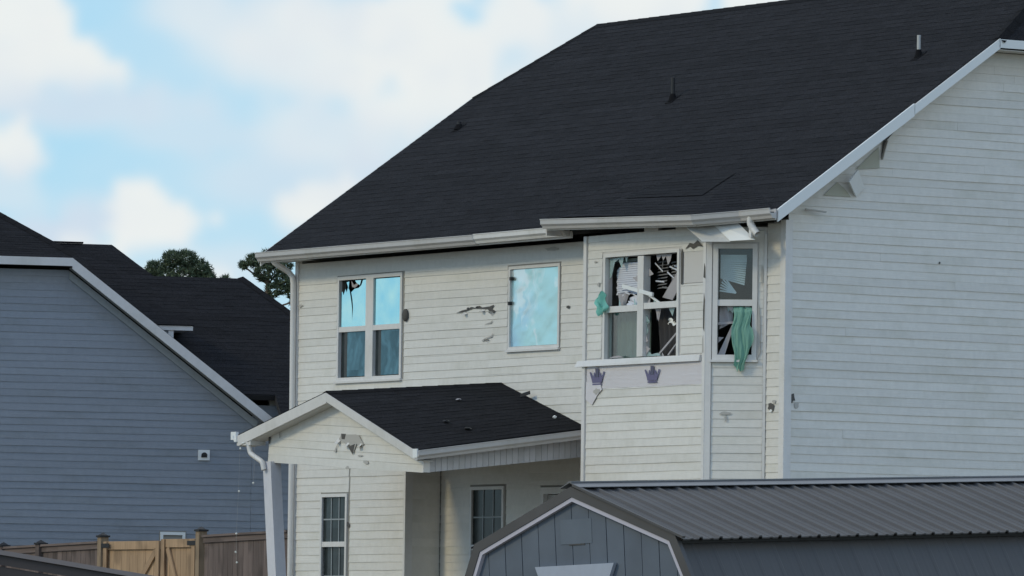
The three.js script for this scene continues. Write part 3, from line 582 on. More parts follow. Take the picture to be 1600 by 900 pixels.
{ const r = rng(201);
  const teeth = (win, x0, x1, y0, y1, n, z) => { for (let i = 0; i < n; i++) { const side = Math.floor(r() * 4), t = r(), w = 0.05 + 0.12 * r(), d = 0.05 + 0.2 * r() * r(), k = (r() - 0.5) * 0.1, mt = r() < 0.4 ? M.paleCloth : M.shard;
    const L = side % 2 ? y1 - y0 : x1 - x0, a = t * (L - w), q = [[a, 0], [a + w, 0], [a + w / 2 + k, d]].map(([p, h]) => (side === 0 ? [x0 + p, y0 + h] : side === 2 ? [x1 - p, y1 - h] : side === 1 ? [x1 - h, y0 + p] : [x0 + h, y1 - p]));
    mesh('glass_shard', plate(q, z - i * 0.0045, 0.003), mt, win); } };
  teeth(wf, -3.69, -2.85, 6.955, 7.665, 9, -0.03); teeth(wf, -2.685, -1.825, 6.975, 7.665, 11, -0.03); teeth(wf, -2.685, -1.825, 6.19, 6.875, 9, -0.03); baySideTeeth = () => teeth(ws, 0.165, 0.66, 6.175, 6.865, 9, -0.03); }
const ws = windowFrame(baySide, 'window', 0.09, 0.735, 6.1, 7.76, { f: 0.07, sill: true });
mesh('sash_rail', box(0.16, 0.665, 6.87, 6.96, -0.07, 0.012), M.trim, ws); baySideTeeth();
mesh('pane', plate([[0.16, 6.96], [0.665, 6.96], [0.665, 7.69], [0.16, 7.69]], -0.05, 0.004), M.clear, ws);
mesh('glass_shard', plate([[0.16, 6.17], [0.26, 6.17], [0.40, 6.62], [0.36, 6.6]], -0.05, 0.004), M.paleCloth, ws);
mesh('glass_shard', plate([[0.16, 6.60], [0.40, 6.62], [0.41, 6.65], [0.16, 6.64]], -0.05, 0.004), M.paleCloth, ws);

// hanging soffit panels, dangling elbow, other torn trim
mesh('soffit_panel', slab([V3(-1.33, 8.04, 0.88), V3(-0.86, 7.77, 0.86), V3(-0.5, 7.765, 0.62), V3(-0.93, 8.05, 0.66)], 0.012), M.soffit, house, { label: 'loose soffit panel hanging at an angle' });
mesh('soffit_panel', slab([V3(-0.92, 8.055, 0.67), V3(-0.50, 7.775, 0.63), V3(-0.12, 7.785, 0.46), V3(-0.6, 8.07, 0.46)], 0.012), M.newTrim, house, { label: 'loose soffit panel hanging at an angle' });
mesh('downspout_elbow', tube([[-0.16, 8.13, 0.5], [-0.18, 8.02, 0.5], [-0.14, 7.94, 0.48], [-0.06, 7.86, 0.46]], 0.052, 16, 8), M.trim, house);
mesh('downspout_elbow', bar(V3(-0.16, 7.98, 0.5), V3(-0.17, 7.82, 0.5), 0.06, 0.03), M.trim, house);
mesh('downspout', tube([[-13.56, 8.1, 0.47], [-13.55, 8.0, 0.4], [-13.6, 7.92, 0.2], [-13.56, 7.84, 0.09], [-13.53, 7.7, 0.075], [-13.52, 7.0, 0.075], [-13.5, 5, 0.075], [-13.49, 2.0, 0.075]], 0.047, 60, 10), M.trim, house);
// scars on the rear wall
gash(rear, [[-8.76, 7.062], [-8.6, 7.094], [-8.45, 7.108], [-8.33, 7.14], [-8.2, 7.12], [-8.1, 7.15], [-8.02, 7.12], [-7.8, 7.13], [-7.68, 7.15], [-7.74, 7.09], [-7.64, 7.05], [-7.78, 7.03], [-7.86, 7.09], [-8.1, 7.105], [-8.3, 7.115], [-8.5, 7.075]]);
blotch(rear, -8.42, 7.12, 0.04, 0.02, 14, M.black, 0.024); blotch(rear, -8.15, 7.13, 0.05, 0.02, 15, M.black, 0.024); blotch(rear, -7.72, 7.05, 0.06, 0.03, 16, M.tornDark, 0.024);
gash(rear, [[-8.02, 6.62], [-7.9, 6.66], [-7.76, 6.68], [-7.7, 6.72], [-7.74, 6.66], [-7.85, 6.645], [-7.99, 6.6]], 0.022, M.tornMid); gash(rear, [[-7.95, 6.86], [-7.78, 6.89], [-7.72, 6.92], [-7.76, 6.87]], 0.022, M.tornMid);
blotch(rear, -11.83, 3.86, 0.05, 0.06, 27); blotch(rear, -6.1, 7.93, 0.2, 0.035, 17, M.tornMid); blotch(rear, -5.63, 7.04, 0.05, 0.03, 18, M.tornDark);
mesh('siding_tear', new THREE.SphereGeometry(0.1, 12, 8).scale(0.75, 1.0, 0.4).translate(-10.22, 7.08, 0.03), M.tornDark, rear);
blotch(rear, -0.29, 5.42, 0.1, 0.06, 19, M.tornDark); blotch(rear, -0.3, 5.37, 0.04, 0.025, 20, M.newTrim, 0.027); blotch(rear, -0.22, 5.5, 0.05, 0.03, 21, M.tornMid); blotch(rear, -13.38, 7.34, 0.08, 0.03, 22, M.tornMid);
blotch(side, 0.125, 5.55, 0.055, 0.075, 23, M.tornDark); blotch(side, 0.19, 5.45, 0.05, 0.05, 24, M.tornMid); blotch(side, 2.68, 7.58, 0.02, 0.02, 25, M.tornDark);
gash(side, [[1.62, 9.05], [1.66, 9.05], [1.72, 9.3], [1.95, 9.55], [2.05, 9.66], [1.9, 9.55], [1.74, 9.42], [1.66, 9.32]], 0.024, M.tornDark);
mesh('torn_strip', bar(V3(0.06, 9.30, -1.7), V3(0.05, 9.02, -1.62), 0.05, 0.012), M.tornMid, house);
mesh('loose_trim', slab([V3(0.2, 8.66, -0.95), V3(0.2, 8.84, -1.10), V3(0.05, 8.60, -1.32), V3(0.05, 8.46, -1.18)].reverse(), 0.03), M.newTrim, house, { label: 'loose piece of white trim jutting from the rake' });
gash(side, [[0.62, 8.46], [1.1, 8.46], [0.98, 8.58], [0.86, 8.66]], 0.022, std([0.45, 0.45, 0.38], { roughness: 0.8 }), 0.003);
gash(side, [[1.18, 8.86], [1.6, 8.9], [1.58, 9.2]], 0.022, std([0.45, 0.45, 0.38], { roughness: 0.8 }), 0.003);

for (const [x, y, w, h, t] of [[-8.5, 7.06, 0.12, 0.03, 2.9], [-8.0, 7.09, 0.12, 0.035, 3.0], [-7.72, 7.0, 0.1, 0.045, 0.3], [-7.85, 6.6, 0.1, 0.03, 0.2]]) flap(rear, x, y, w, h, 0.03, t);
// porch -------------------------------------------------------------------
const porch = frame('porch', house, [0, 0, 0]);
const pA = V3(-7.63, 5.73, 3.0), pB = V3(-7.45, 5.955, 0.02), pL = V3(-10.2, 5.14, 3.0), pR = V3(-5.07, 4.815, 3.0), qL = V3(-10.1, 5.35, 0.02), qR = V3(-5.05, 5.225, 0.02);
{
  const dn = (p, t = 0.012) => V3(p.x, p.y - t, p.z);
  mesh('roof_deck', merge([slab([pR, qR, pB, pA].map((p) => dn(p)), 0.07), slab([qL, pL, pA, pB].map((p) => dn(p)), 0.07)]), M.deck, porch);
  shingles(porch, pR, qR, pB, pA, 81, 0.9); shingles(porch, qL, pL, pA, pB, 82, 0.9);
  const n1 = V3().crossVectors(V3().subVectors(qR, pR), V3().subVectors(pA, pR)).normalize(), n2 = V3().crossVectors(V3().subVectors(pL, qL), V3().subVectors(pB, qL)).normalize();
  ridgeCaps(porch, pA, pB, n1, n2, 0.28);
  const rakeBoard = (a, b, h, name = 'rake_board') => mesh(name, hexa([V3(a.x, a.y - h, a.z + 0.0), V3(b.x, b.y - h, b.z + 0.0), V3(b.x, b.y - h, b.z - 0.03), V3(a.x, a.y - h, a.z - 0.03), V3(a.x, a.y - 0.015, a.z + 0.015), V3(b.x, b.y - 0.015, b.z + 0.015), V3(b.x, b.y - 0.015, b.z - 0.03), V3(a.x, a.y - 0.015, a.z - 0.03)]), M.trim, porch);
  rakeBoard(pL, V3(pA.x, pA.y, pA.z), 0.17); rakeBoard(V3(pA.x + 0.002, pA.y, pA.z), pR, 0.15);
  mesh('rake_soffit', merge([slab([V3(pL.x, pL.y - 0.165, 2.97), V3(pA.x, pA.y - 0.165, 2.97), V3(pA.x, pA.y - 0.165, 2.7), V3(pL.x, pL.y - 0.165, 2.7)], 0.01), slab([V3(pA.x, pA.y - 0.15, 2.97), V3(pR.x, pR.y - 0.15, 2.97), V3(pR.x, pR.y - 0.15, 2.7), V3(pA.x, pA.y - 0.15, 2.7)], 0.01)]), M.soffit, porch);
  mesh('eave_return', box(-10.26, -9.85, 4.98, 5.12, 2.72, 2.985), M.trim, porch);
  mesh('gutter', sweep(GUT, [V3(-5.06, 4.80, 3.03), V3(-5.04, 5.20, 0.06)], [V3(1, 0, 0), V3(1, 0, 0)]), M.gutter, porch);
  mesh('gutter', sweep(GUT.map(([a, b]) => [a * 0.9, b * 0.7]), [V3(-10.22, 5.13, 3.02), V3(-10.12, 5.33, 0.06)], [V3(-1, 0, 0), V3(-1, 0, 0)]), M.newTrim, porch);
  mesh('gutter_end', box(-5.1, -4.98, 4.70, 4.83, 3.02, 3.04), M.newTrim, porch); mesh('gutter_end', box(-10.42, -10.27, 5.07, 5.19, 2.95, 3.0), M.newTrim, porch);
  // the gable face has dropped to the right with the roof
  const tilt = -0.0516, gf = frame('gable_face', porch, [-7.42, 4.605, 2.78]); gf.rotation.z = tilt;
  const inv = (p) => { const x = p.x + 7.42, y = p.y - 4.605, c = Math.cos(-tilt), s = Math.sin(-tilt); return [x * c - y * s, x * s + y * c]; };
  const [ax, ay] = inv(V3(pA.x, pA.y - 0.12, 0)), [lx, ly] = inv(V3(pL.x, pL.y - 0.12, 0)), [rx, ry] = inv(V3(pR.x, pR.y - 0.12, 0));
  const gl = (y) => Math.max(-2.235, lx + ((y - ly) / (ay - ly)) * (ax - lx)), gr = (y) => Math.min(2.235, rx + ((y - ry) / (ay - ry)) * (ax - rx));
  mesh('backing', plate([[-2.235, 0.0], [2.235, 0.0], [2.235, Math.max(0.02, ry)], [ax, ay - 0.01], [-2.235, Math.max(0.1, ly + (-2.235 - lx) / (ax - lx) * (ay - ly))]], -0.09, 0.088), M.sheath, gf);
  siding(gf, M.rearVinyl, { base: 0, from: 0.0, to: ay - 0.01, xl: gl, xr: (y) => Math.max(gr(y), gl(y) + 0.002), seed: 83 });
  gash(gf, [[-0.22, 0.30], [-0.1, 0.50], [0.05, 0.49], [0.3, 0.50], [0.40, 0.49], [0.55, 0.36], [0.46, 0.33], [0.34, 0.36], [0.26, 0.22], [0.16, 0.34], [0.0, 0.36], [-0.12, 0.40]], 0.024, M.tornMid);
  gash(gf, [[-0.1, 0.5], [0.03, 0.50], [0.0, 0.42], [-0.08, 0.42]], 0.028); gash(gf, [[0.12, 0.31], [0.3, 0.36], [0.25, 0.20]], 0.028); gash(gf, [[-0.3, 0.22], [-0.22, 0.32], [-0.24, 0.22]], 0.024, M.tornMid); blotch(gf, 0.62, 0.10, 0.09, 0.03, 85, M.tornMid); blotch(gf, 0.45, 0.19, 0.09, 0.012, 86, M.tornMid);
  blotch(gf, -1.9, 0.42, 0.015, 0.06, 87, M.tornMid); blotch(gf, -2.2, 0.36, 0.03, 0.12, 88, M.tornDark); blotch(gf, 0.1, -0.0, 0.05, 0.025, 89, M.tornMid);
  for (const [x, y, w, h, t] of [[-0.16, 0.42, 0.1, 0.07, 2.7], [0.08, 0.37, 0.13, 0.06, 3.2], [0.44, 0.36, 0.12, 0.06, 3.5]]) flap(gf, x, y, w, h, 0.034, t);
  // side beam, clad in narrow upright boards
  const n = 26, zA = 2.69, zB = 0.02;
  for (let i = 0; i < n; i++) {
    const a = lerp(zA, zB, i / n), b = lerp(zA, zB, (i + 1) / n) + 0.006, bo = (z) => lerp(4.49, 4.80, (2.78 - z) / 2.78), to = (z) => lerp(4.74, 5.12, (2.78 - z) / 2.78), x1 = -5.19, x0 = -5.25;
    mesh('beam_board', hexa([V3(x0, bo(a), a), V3(x1, bo(a), a), V3(x1, bo(b), b), V3(x0, bo(b), b), V3(x0, to(a), a), V3(x1, to(a), a), V3(x1, to(b), b), V3(x0, to(b), b)]), M.beam[i % 3], porch);
  }
  mesh('beam_core', hexa([V3(-5.35, 4.50, 2.69), V3(-5.256, 4.50, 2.69), V3(-5.256, 4.80, 0.02), V3(-5.35, 4.80, 0.02), V3(-5.35, 4.82, 2.69), V3(-5.256, 4.82, 2.69), V3(-5.256, 5.15, 0.02), V3(-5.35, 5.15, 0.02)]), M.sheath, porch);
  mesh('gable_corner_board', box(-5.215, -5.165, 4.495, 4.80, 2.70, 2.81), M.trim, porch);
  mesh('ceiling', slab([V3(-9.7, 4.84, 2.7), V3(-5.35, 4.66, 2.7), V3(-5.35, 4.9, 0.0), V3(-10.0, 4.93, 0.0)].reverse(), 0.03), M.ceilingWood, porch);
  mesh('left_beam', hexa([V3(-9.66, 4.72, 2.69), V3(-9.56, 4.72, 2.69), V3(-9.95, 4.8, 0.02), V3(-10.05, 4.8, 0.02), V3(-9.66, 5.0, 2.69), V3(-9.56, 5.0, 2.69), V3(-9.95, 5.15, 0.02), V3(-10.05, 5.15, 0.02)]), M.trim, porch);
  // the one post still standing, leaning
  mesh('post', hexa([V3(-9.36, 1.98, 2.86), V3(-9.12, 1.98, 2.86), V3(-9.12, 1.98, 2.68), V3(-9.36, 1.98, 2.68), V3(-9.69, 4.73, 2.86), V3(-9.46, 4.73, 2.86), V3(-9.46, 4.73, 2.68), V3(-9.69, 4.73, 2.68)]), M.post, porch);
  mesh('downspout', tube([[-9.98, 5.12, 2.97], [-9.95, 5.0, 2.96], [-9.9, 4.86, 2.95], [-9.74, 4.78, 2.93], [-9.62, 4.72, 2.91], [-9.58, 4.6, 2.9]], 0.04, 24, 8), M.trim, porch);
  mesh('porch_floor', box(-10.3, -4.9, 1.75, 1.98, -0.62, 3.1), M.concrete, porch);
}

// ───────────────────────── loose things at the damaged house ─────────────────────────
single('curtain', 'mint green curtain blown out through the broken narrow window', 'curtain', sheet(44, 48, (u, v) => {
  const d = 1 - v, w0 = lerp(0.38, 0.405, d) + 0.02 * (vnoise(d * 9, 2, 95) - 0.5), w1c = lerp(0.63, 0.61, d) + 0.06 * Math.sin(d * 3.1) + 0.03 * (vnoise(d * 11, 4, 96) - 0.5);
  const hem = 5.9 + 0.06 * vnoise(u * 7, 3, 92) + 0.05 * vnoise(u * 19, 5, 93) + 0.16 * sstep(0.72, 1, u) + 0.05 * sstep(0.25, 0, u), y = lerp(6.86, hem, d), z = (d < 0.08 ? lerp(-0.03, 0.05, d / 0.08) : 0.05 + 0.05 * Math.sin(d * 2.4)) + 0.075 * (fbm(u * 7 + d * 1.3, d * 2.2, 91, 4) - 0.5) - 0.03 * Math.abs(Math.sin(u * 9 + d * 1.6 + 4 * fbm(u * 2.5, d * 2.5, 94, 3))) * (0.35 + d * 0.65);
  return V3(lerp(w0, w1c, u) + 0.02 * Math.sin(d * 9 + u * 2), y, z);
}), M.green, baySide);
single('curtain', 'grey-green curtain behind the lower left pane of the bay window', 'curtain', sheet(30, 6, (u, v) => V3(lerp(-3.7, -2.82, u), lerp(6.15, 6.95, v), -0.2 + 0.02 * Math.sin(u * 44) + 0.012 * Math.sin(u * 17))), M.dullGreen, bayFront);
single('curtain', 'torn scrap of turquoise cloth fluttering left of the bay window', 'cloth', sheet(14, 14, (u, v) => V3(lerp(-3.85, -3.62, u) + 0.04 * Math.sin(v * 7) + 0.03 * (vnoise(v * 6, 1, 97) - 0.5), lerp(6.88, 7.1, v) + 0.11 * Math.sin(u * 3.1) * (v - 0.4) + 0.04 * (vnoise(u * 7, v * 2, 98) - 0.5) + 0.02 * Math.sin(u * 14), 0.06 + 0.035 * Math.sin(u * 9 + v * 4))), M.teal, bayFront);
{
  const at = bayFront;
  const b = thing('window_blind', 'white blind still hanging in the upper left light of the bay window', 'blind'); at.updateWorldMatrix(true, false); b.applyMatrix4(at.matrixWorld);
  mesh('head_rail', box(-3.66, -2.86, 7.60, 7.645, -0.17, -0.12), M.dullGreen, b);
  for (let i = 0; i < 15; i++) { const y = 7.575 - i * 0.031, l = -3.62 + (i < 3 ? 0.05 * (3 - i) : 0) + 0.012 * Math.sin(i * 2.1), s = 0.004 * Math.sin(i); mesh('slat', slab([V3(l, y - 0.018, -0.13), V3(-2.87, y - 0.018 + s, -0.13), V3(-2.87, y + 0.016 + s, -0.145), V3(l, y + 0.016, -0.145)], 0.002), M.blind, b); }
  const r = thing('window_blind', 'bent dark blind slats dangling in the upper right light of the bay window', 'blind'); r.applyMatrix4(at.matrixWorld);
  for (let i = 0; i < 9; i++) { const y = 7.57 - i * 0.047; mesh('slat', slab([V3(-2.66, y - 0.012, -0.2), V3(-2.36 - 0.01 * i, y - 0.012 + 0.01, -0.2), V3(-2.36 - 0.01 * i, y + 0.016, -0.22), V3(-2.66, y + 0.006, -0.22)], 0.003), M.darkBlind, r); mesh('slat', slab([V3(-2.3, y - 0.03, -0.2), V3(-1.95 - 0.03 * i, y - 0.018, -0.2), V3(-1.95 - 0.03 * i, y + 0.006, -0.22), V3(-2.3, y - 0.006, -0.22)], 0.003), M.darkBlind, r); }
  { const q = rng(203); for (let i = 0; i < 12; i++) { const x = lerp(-2.62, -1.9, q()), y = lerp(7.0, 7.5, q()), a = q() * 3.1, l = 0.12 + 0.2 * q(); mesh('slat', bar(V3(x, y, -0.16 - 0.005 * i), V3(Math.min(-1.85, Math.max(-2.66, x + Math.cos(a) * l)), Math.min(7.62, y + Math.sin(a) * l), -0.12 - 0.005 * i), 0.022, 0.003), q() < 0.5 ? M.darkBlind : M.blind, r); }
    for (let i = 0; i < 7; i++) { const x = lerp(-3.55, -2.95, q()), y = lerp(6.98, 7.2, q()), a = -0.5 + q() * 1.2, l = 0.15 + 0.2 * q(); mesh('slat', bar(V3(x, y, -0.10 - 0.004 * i), V3(Math.min(-2.88, x + Math.cos(a) * l), y + Math.sin(a) * l * 0.6, -0.08 - 0.004 * i), 0.022, 0.003), M.blind, b); } }
  single('blind_rail', 'long white rail fallen askew across the upper lights of the bay window', 'rail', bar(V3(-3.3, 7.24, -0.03), V3(-2.42, 7.08, 0.035), 0.055, 0.03), M.newTrim, at);
  single('blind_rail', 'thin white strip slanting beneath the fallen rail in the bay window', 'rail', bar(V3(-2.62, 7.12, 0.03), V3(-2.3, 6.95, -0.02), 0.03, 0.02), M.newTrim, at);
  single('ceiling_board', 'broad pale board leaning in the upper right light of the bay window', 'board', slab([V3(-2.46, 7.05, -0.16), V3(-2.2, 7.0, -0.16), V3(-1.84, 7.32, -0.12), V3(-1.84, 7.58, -0.12), V3(-2.05, 7.38, -0.13)], 0.02), M.paleCloth, at);
  single('cloth_scrap', 'pale blue crumpled cloth at the foot of the upper left light', 'cloth', sheet(12, 8, (u, v) => V3(lerp(-3.25, -2.88, u), lerp(6.95, lerp(7.02, 7.2, u), v), -0.09 + 0.03 * Math.sin(u * 12 + v * 5))), M.blind, at);
  single('cloth_scrap', 'grey white tongue of cloth hanging in the upper left light below the blind', 'cloth', sheet(8, 8, (u, v) => V3(lerp(-3.55 + 0.06 * (1 - v), -3.28 - 0.1 * (1 - v), u), lerp(6.96, 7.14, v), -0.11 + 0.02 * Math.sin(u * 11))), M.paleCloth, at);
  single('curtain', 'dark curtain hanging in the lower right light of the bay window', 'curtain', sheet(18, 6, (u, v) => V3(lerp(-2.66, -2.1, u) + (1 - v) * 0.1 * (1 - u), lerp(6.2, 6.9, v), -0.22 + 0.03 * Math.sin(u * 25))), M.darkCloth, at);
  single('broken_stick', 'upper of two slanting sticks in the lower right light of the bay window', 'stick', bar(V3(-2.5, 6.2, -0.12), V3(-1.85, 6.62, -0.12), 0.03, 0.02), M.paleCloth, at);
  single('broken_stick', 'lower of two slanting sticks in the lower right light of the bay window', 'stick', bar(V3(-2.2, 6.2, -0.1), V3(-1.85, 6.46, -0.1), 0.022, 0.02), M.paleCloth, at);
  single('paper_scrap', 'small white crumpled scrap in the lower right light of the bay window', 'scrap', sheet(6, 5, (u, v) => V3(lerp(-2.2, -2.02, u), 6.64 + 0.07 * v + 0.03 * Math.sin(u * 6), -0.1 + 0.02 * Math.sin(u * 9 + v * 7))), M.newTrim, at);
  const s = thing('window_blind', 'collapsed white blind fanned out inside the narrow bay window', 'blind'); baySide.updateWorldMatrix(true, false); s.applyMatrix4(baySide.matrixWorld);
  for (let i = 0; i < 15; i++) { const f = i / 14, y = 7.60 - f * 0.30, fan = Math.max(0, f - 0.3); mesh('slat', slab([V3(0.17, y - 0.014 - 0.02 * fan, -0.12), V3(0.55 - 0.04 * fan, y - 0.016 - fan * 0.16, -0.12), V3(0.55 - 0.04 * fan, y + 0.010 - fan * 0.16, -0.135), V3(0.17, y + 0.010 - 0.02 * fan, -0.135)], 0.002), M.blind, s); }
  for (let i = 0; i < 6; i++) { const a = 0.75 - i * 0.13; mesh('slat', bar(V3(0.40, 7.06, -0.13 + i * 0.003), V3(0.40 - 0.3 * Math.cos(a) * 0.8, 7.06 + 0.34 * Math.sin(a), -0.13 + i * 0.003), 0.022, 0.003), M.blind, s); }
  single('cloth_scrap', 'grey rag bunched in the top of the lower light of the narrow window', 'cloth', sheet(8, 8, (u, v) => V3(lerp(0.17, 0.36, u), lerp(6.64, 6.86, v) - 0.1 * (1 - u) * (1 - v), -0.1 + 0.02 * Math.sin(u * 10 + v * 3))), M.paleCloth, baySide);
}
single('dangling_strap', 'dark strap sticking out of the blue-grey gable wall below the rake', 'strap', bar(V3(0.05, 8.245, -0.29), V3(0.12, 8.215, -0.6), 0.045, 0.02), M.tornMid, house);
for (const [x, y, z, sx, sy, m, label, c] of [
  [-6.78, 5.61, 1.2, 0.04, 0.014, M.paleCloth, 'pale grey scrap lying in the middle of the porch roof', 'scrap'],
  [-5.61, 5.14, 0.25, 0.03, 0.022, M.newTrim, 'small bright scrap at the right end of the porch roof', 'scrap'],
  [-5.93, 5.235, 1.95, 0.05, 0.02, M.black, 'black shingle piece low on the porch roof, nearer the gable', 'shingle piece'],
  [-5.56, 5.115, 1.8, 0.05, 0.02, M.black, 'black shingle piece low on the porch roof, nearer the gutter', 'shingle piece']]) {
  const pt = V3(x, y, z), t = (3 - z) / 2.98, top = pA.clone().lerp(pB, t), bot = pR.clone().lerp(qR, t), k = (x - top.x) / (bot.x - top.x); pt.y = lerp(top.y, bot.y, k) + 0.03;
  const g = new THREE.IcosahedronGeometry(1, 1); const P = g.attributes.position, r = rng(Math.round(x * 1000)); const cache = new Map();
  for (let i = 0; i < P.count; i++) { const key = [P.getX(i), P.getY(i), P.getZ(i)].map((q) => q.toFixed(3)).join(); if (!cache.has(key)) cache.set(key, 0.7 + 0.6 * r()); const q = cache.get(key); P.setXYZ(i, P.getX(i) * sx * q, P.getY(i) * sy * q, P.getZ(i) * sx * q); }
  g.computeVertexNormals(); g.translate(pt.x, pt.y, pt.z);
  single(c === 'scrap' ? 'roof_debris' : 'shingle_piece', label, c, g, m, house);
}
single('shingle_piece', 'dark flap of shingle caught between porch roof and rear wall', 'shingle piece', merge([bar(V3(-6.72, 5.745, 0.14), V3(-6.5, 5.785, 0.12), 0.05, 0.015)]), M.black, house);
{
  const st = thing('string_light', 'string of small white lights hanging beside the leaning porch post', 'string lights', [0, 0, 0]); house.updateWorldMatrix(true, false); st.applyMatrix4(house.matrixWorld);
  mesh('wire', merge([tube([[-9.96, 5.02, 3.05], [-10.05, 4.9, 3.05], [-10.07, 4.4, 3.05], [-10.12, 3.6, 3.05], [-10.1, 3.2, 3.05]], 0.0014, 30, 5), tube([[-9.62, 4.95, 3.05], [-9.62, 4.6, 3.05], [-9.636, 4.42, 3.05]], 0.0014, 12, 5)]), M.tornMid, st);
  for (const [x, y] of [[-9.96, 5.01], [-10.04, 4.93], [-9.64, 4.40], [-10.06, 4.28], [-10.12, 3.64], [-10.13, 3.36], [-10.09, 3.2]]) mesh('bulb', new THREE.SphereGeometry(0.016, 8, 6).translate(x, y, 3.05), M.bulb, st);
}

// ───────────────────────── the neighbouring house ─────────────────────────
const nb = thing('neighbour_house', 'blue-grey sided house with dark clipped-gable roof at the left edge', 'house', [-4.195, 0, -122], -1.3072);
{
  // local axes: the gable wall is the plane x = 0 facing +x; z = 0 at its front corner, growing towards the rear
  const K = 0.747, eave = 5.93, ry_ = (v) => eave - K * v, top = 8.58, vT = -3.56, vB = -8.6;
  const wall = mesh('side_wall', plate([[-11.5, 1.9], [-0.2, 1.9], [-0.2, 5.72], [vT - 0.1, 8.40], [vB, 8.40], [-11.5, 6.0]], -0.14, 0.14), M.sheath, nb);
  wall.rotation.y = Math.PI / 2;
  const inner = (y) => Math.min(-0.29, (eave - 0.2 - y) / K - 0.0);
  siding(wall, M.greyVinyl, { base: 1.95, from: 1.95, to: 8.40, xl: (y) => Math.max(-11.4, -11.5 + Math.max(0, (y - 6.0) / K)), xr: inner, seed: 101, lowBelow: 3.4, open: [{ x0: -1.9, x1: -1.42, y0: 3.0, y1: 3.95 }] });
  const ww = mesh('wing_side_wall', plate([[-0.2, 1.9], [2.1, 1.9], [2.1, 6.44], [0.02, 6.44], [0.02, 5.9], [-0.2, 5.9]], -0.14, 0.13), M.sheath, nb); ww.rotation.y = Math.PI / 2;
  siding(ww, M.greyVinyl, { base: 1.95, from: 1.95, to: 6.15, xl: () => -0.285, xr: () => 2.05, seed: 102, lowBelow: 3.4 });
  const w = windowFrame(wall, 'window', -1.88, -1.44, 3.05, 3.93, { f: 0.05, mat: M.newTrim }); mesh('pane', box(-1.83, -1.49, 3.1, 3.88, -0.06, -0.05), M.darkGlass, w);
  const vent = frame('wall_vent', nb, [0, 5.27, 1.135]); vent.rotation.y = Math.PI / 2;
  mesh('vent_plate', box(-0.1, 0.1, -0.09, 0.09, 0, 0.04), M.newTrim, vent); mesh('vent_hood', merge([new THREE.CylinderGeometry(0.05, 0.05, 0.05, 16, 1, false, 0, Math.PI).rotateX(Math.PI / 2).rotateZ(Math.PI / 2).translate(0, -0.005, 0.05), box(-0.05, 0.05, -0.04, -0.005, 0.03, 0.06)]), M.black, vent);
  mesh('left_wall', box(-11, -0.14, 1.9, 5.7, 11.3, 11.5), M.greyVinyl[1], nb); mesh('front_wall', box(-11, -0.14, 1.9, 5.7, 0.2, 0.34), M.greyVinyl[1], nb); mesh('back_wall', box(-11.1, -11, 1.9, 8.3, 0.3, 11.4), M.greyVinyl[1], nb);
  const rf = frame('roof', nb, [0, 0, 0]), P = (u, y, v) => V3(-u, y, -v);
  const ex = -0.28, c1 = P(ex, eave, 0.03), c2 = P(ex, top + 0.03, vT), c3 = P(ex, top + 0.03, vB), r1 = P(2.2, 9.93, -5.37), r2 = P(11.2, 9.93, -5.37), c4 = P(11.2, eave, 0.03);
  mesh('roof_deck', merge([slab([c1, c4, r2, r1, c2], 0.1), slab([c3, c2, r1], 0.1), slab([c3, r1, r2, P(11.2, eave - 1, -12)], 0.1)]), M.deck, rf);
  shingles(rf, c3, c2, r1, r1, 111, 0.85); 
  const dark = 0.85;
  shingles(rf, P(11.2, eave, 0.03), P(ex, eave, 0.03), P(ex, top + 0.03, vT), P(11.2, top + 0.03, vT), 112, dark, 0.2);
  ridgeCaps(rf, c2, r1, V3(0.7, 0.7, 0), V3(0, 0.7, 0.7));
  // cross wings whose roofs fall towards the viewer
  const wing = (u0, y0, va, vb, u1, y1, vc, vd, seed) => { const a = P(u1, y1, va), b = P(u1, y1, vb), c = P(u0, y0, vc), d = P(u0, y0, vd); mesh('wing_deck', slab([c, d, b, a].map((q) => V3(q.x, q.y - 0.012, q.z)), 0.1), M.deck, rf); shingles(rf, c, d, b, a, seed, dark); };
  wing(-0.24, 6.331, -3.0, 0.11, 3, 8.515, -0.5, 2.35, 113); wing(-0.9, 5.888, 0.06, 2.35, -0.24, 6.331, 0.06, 2.8, 115);
  { const a = P(3, 8.515, 0.11), b = P(-0.24, 6.331, 2.35), c = P(6.24, 6.331, 2.35); mesh('wing_deck', slab([b, c, a], 0.1), M.deck, rf); ridgeCaps(rf, b, a, V3(0.6, 0.8, 0), V3(0, 0.8, 0.6)); }
  wing(3, 7.9, -4.6, -1.77, 5, 9.17, -3.0, -0.55, 114);
  { const a = P(5, 9.17, -1.77), b = P(3, 7.9, -0.55), c = P(7, 7.9, -0.55); mesh('wing_deck', slab([b, c, a], 0.1), M.deck, rf); }
  mesh('wing_ridge', bar(P(5, 9.19, -3.05), P(5, 9.19, -2.3), 0.1, 0.03), M.cap, rf); mesh('wing_wall', box(-5.9, -0.14, 1.9, 6.2, -2.1, -1.96), M.greyVinyl[1], nb);
  mesh('wing_underside', box(-0.7, -0.6, 5.0, 6.72, -2.0, 1.0), M.deck, nb);
  // rake boards and soffit
  const rk = (v0, y0, v1, y1, x0, x1, hi, lo) => hexa([V3(x0, y0 - lo, -v0), V3(x1, y0 - lo, -v0), V3(x1, y1 - lo, -v1), V3(x0, y1 - lo, -v1), V3(x0, y0 - hi, -v0), V3(x1, y0 - hi, -v0), V3(x1, y1 - hi, -v1), V3(x0, y1 - hi, -v1)]);
  mesh('rake_board', rk(0.03, eave, vT, top + 0.03, 0.26, 0.30, 0.01, 0.20), M.greyTrim, nb);
  mesh('rake_board', box(0.26, 0.30, top - 0.12, top + 0.02, -vT, -vB), M.greyTrim, nb);
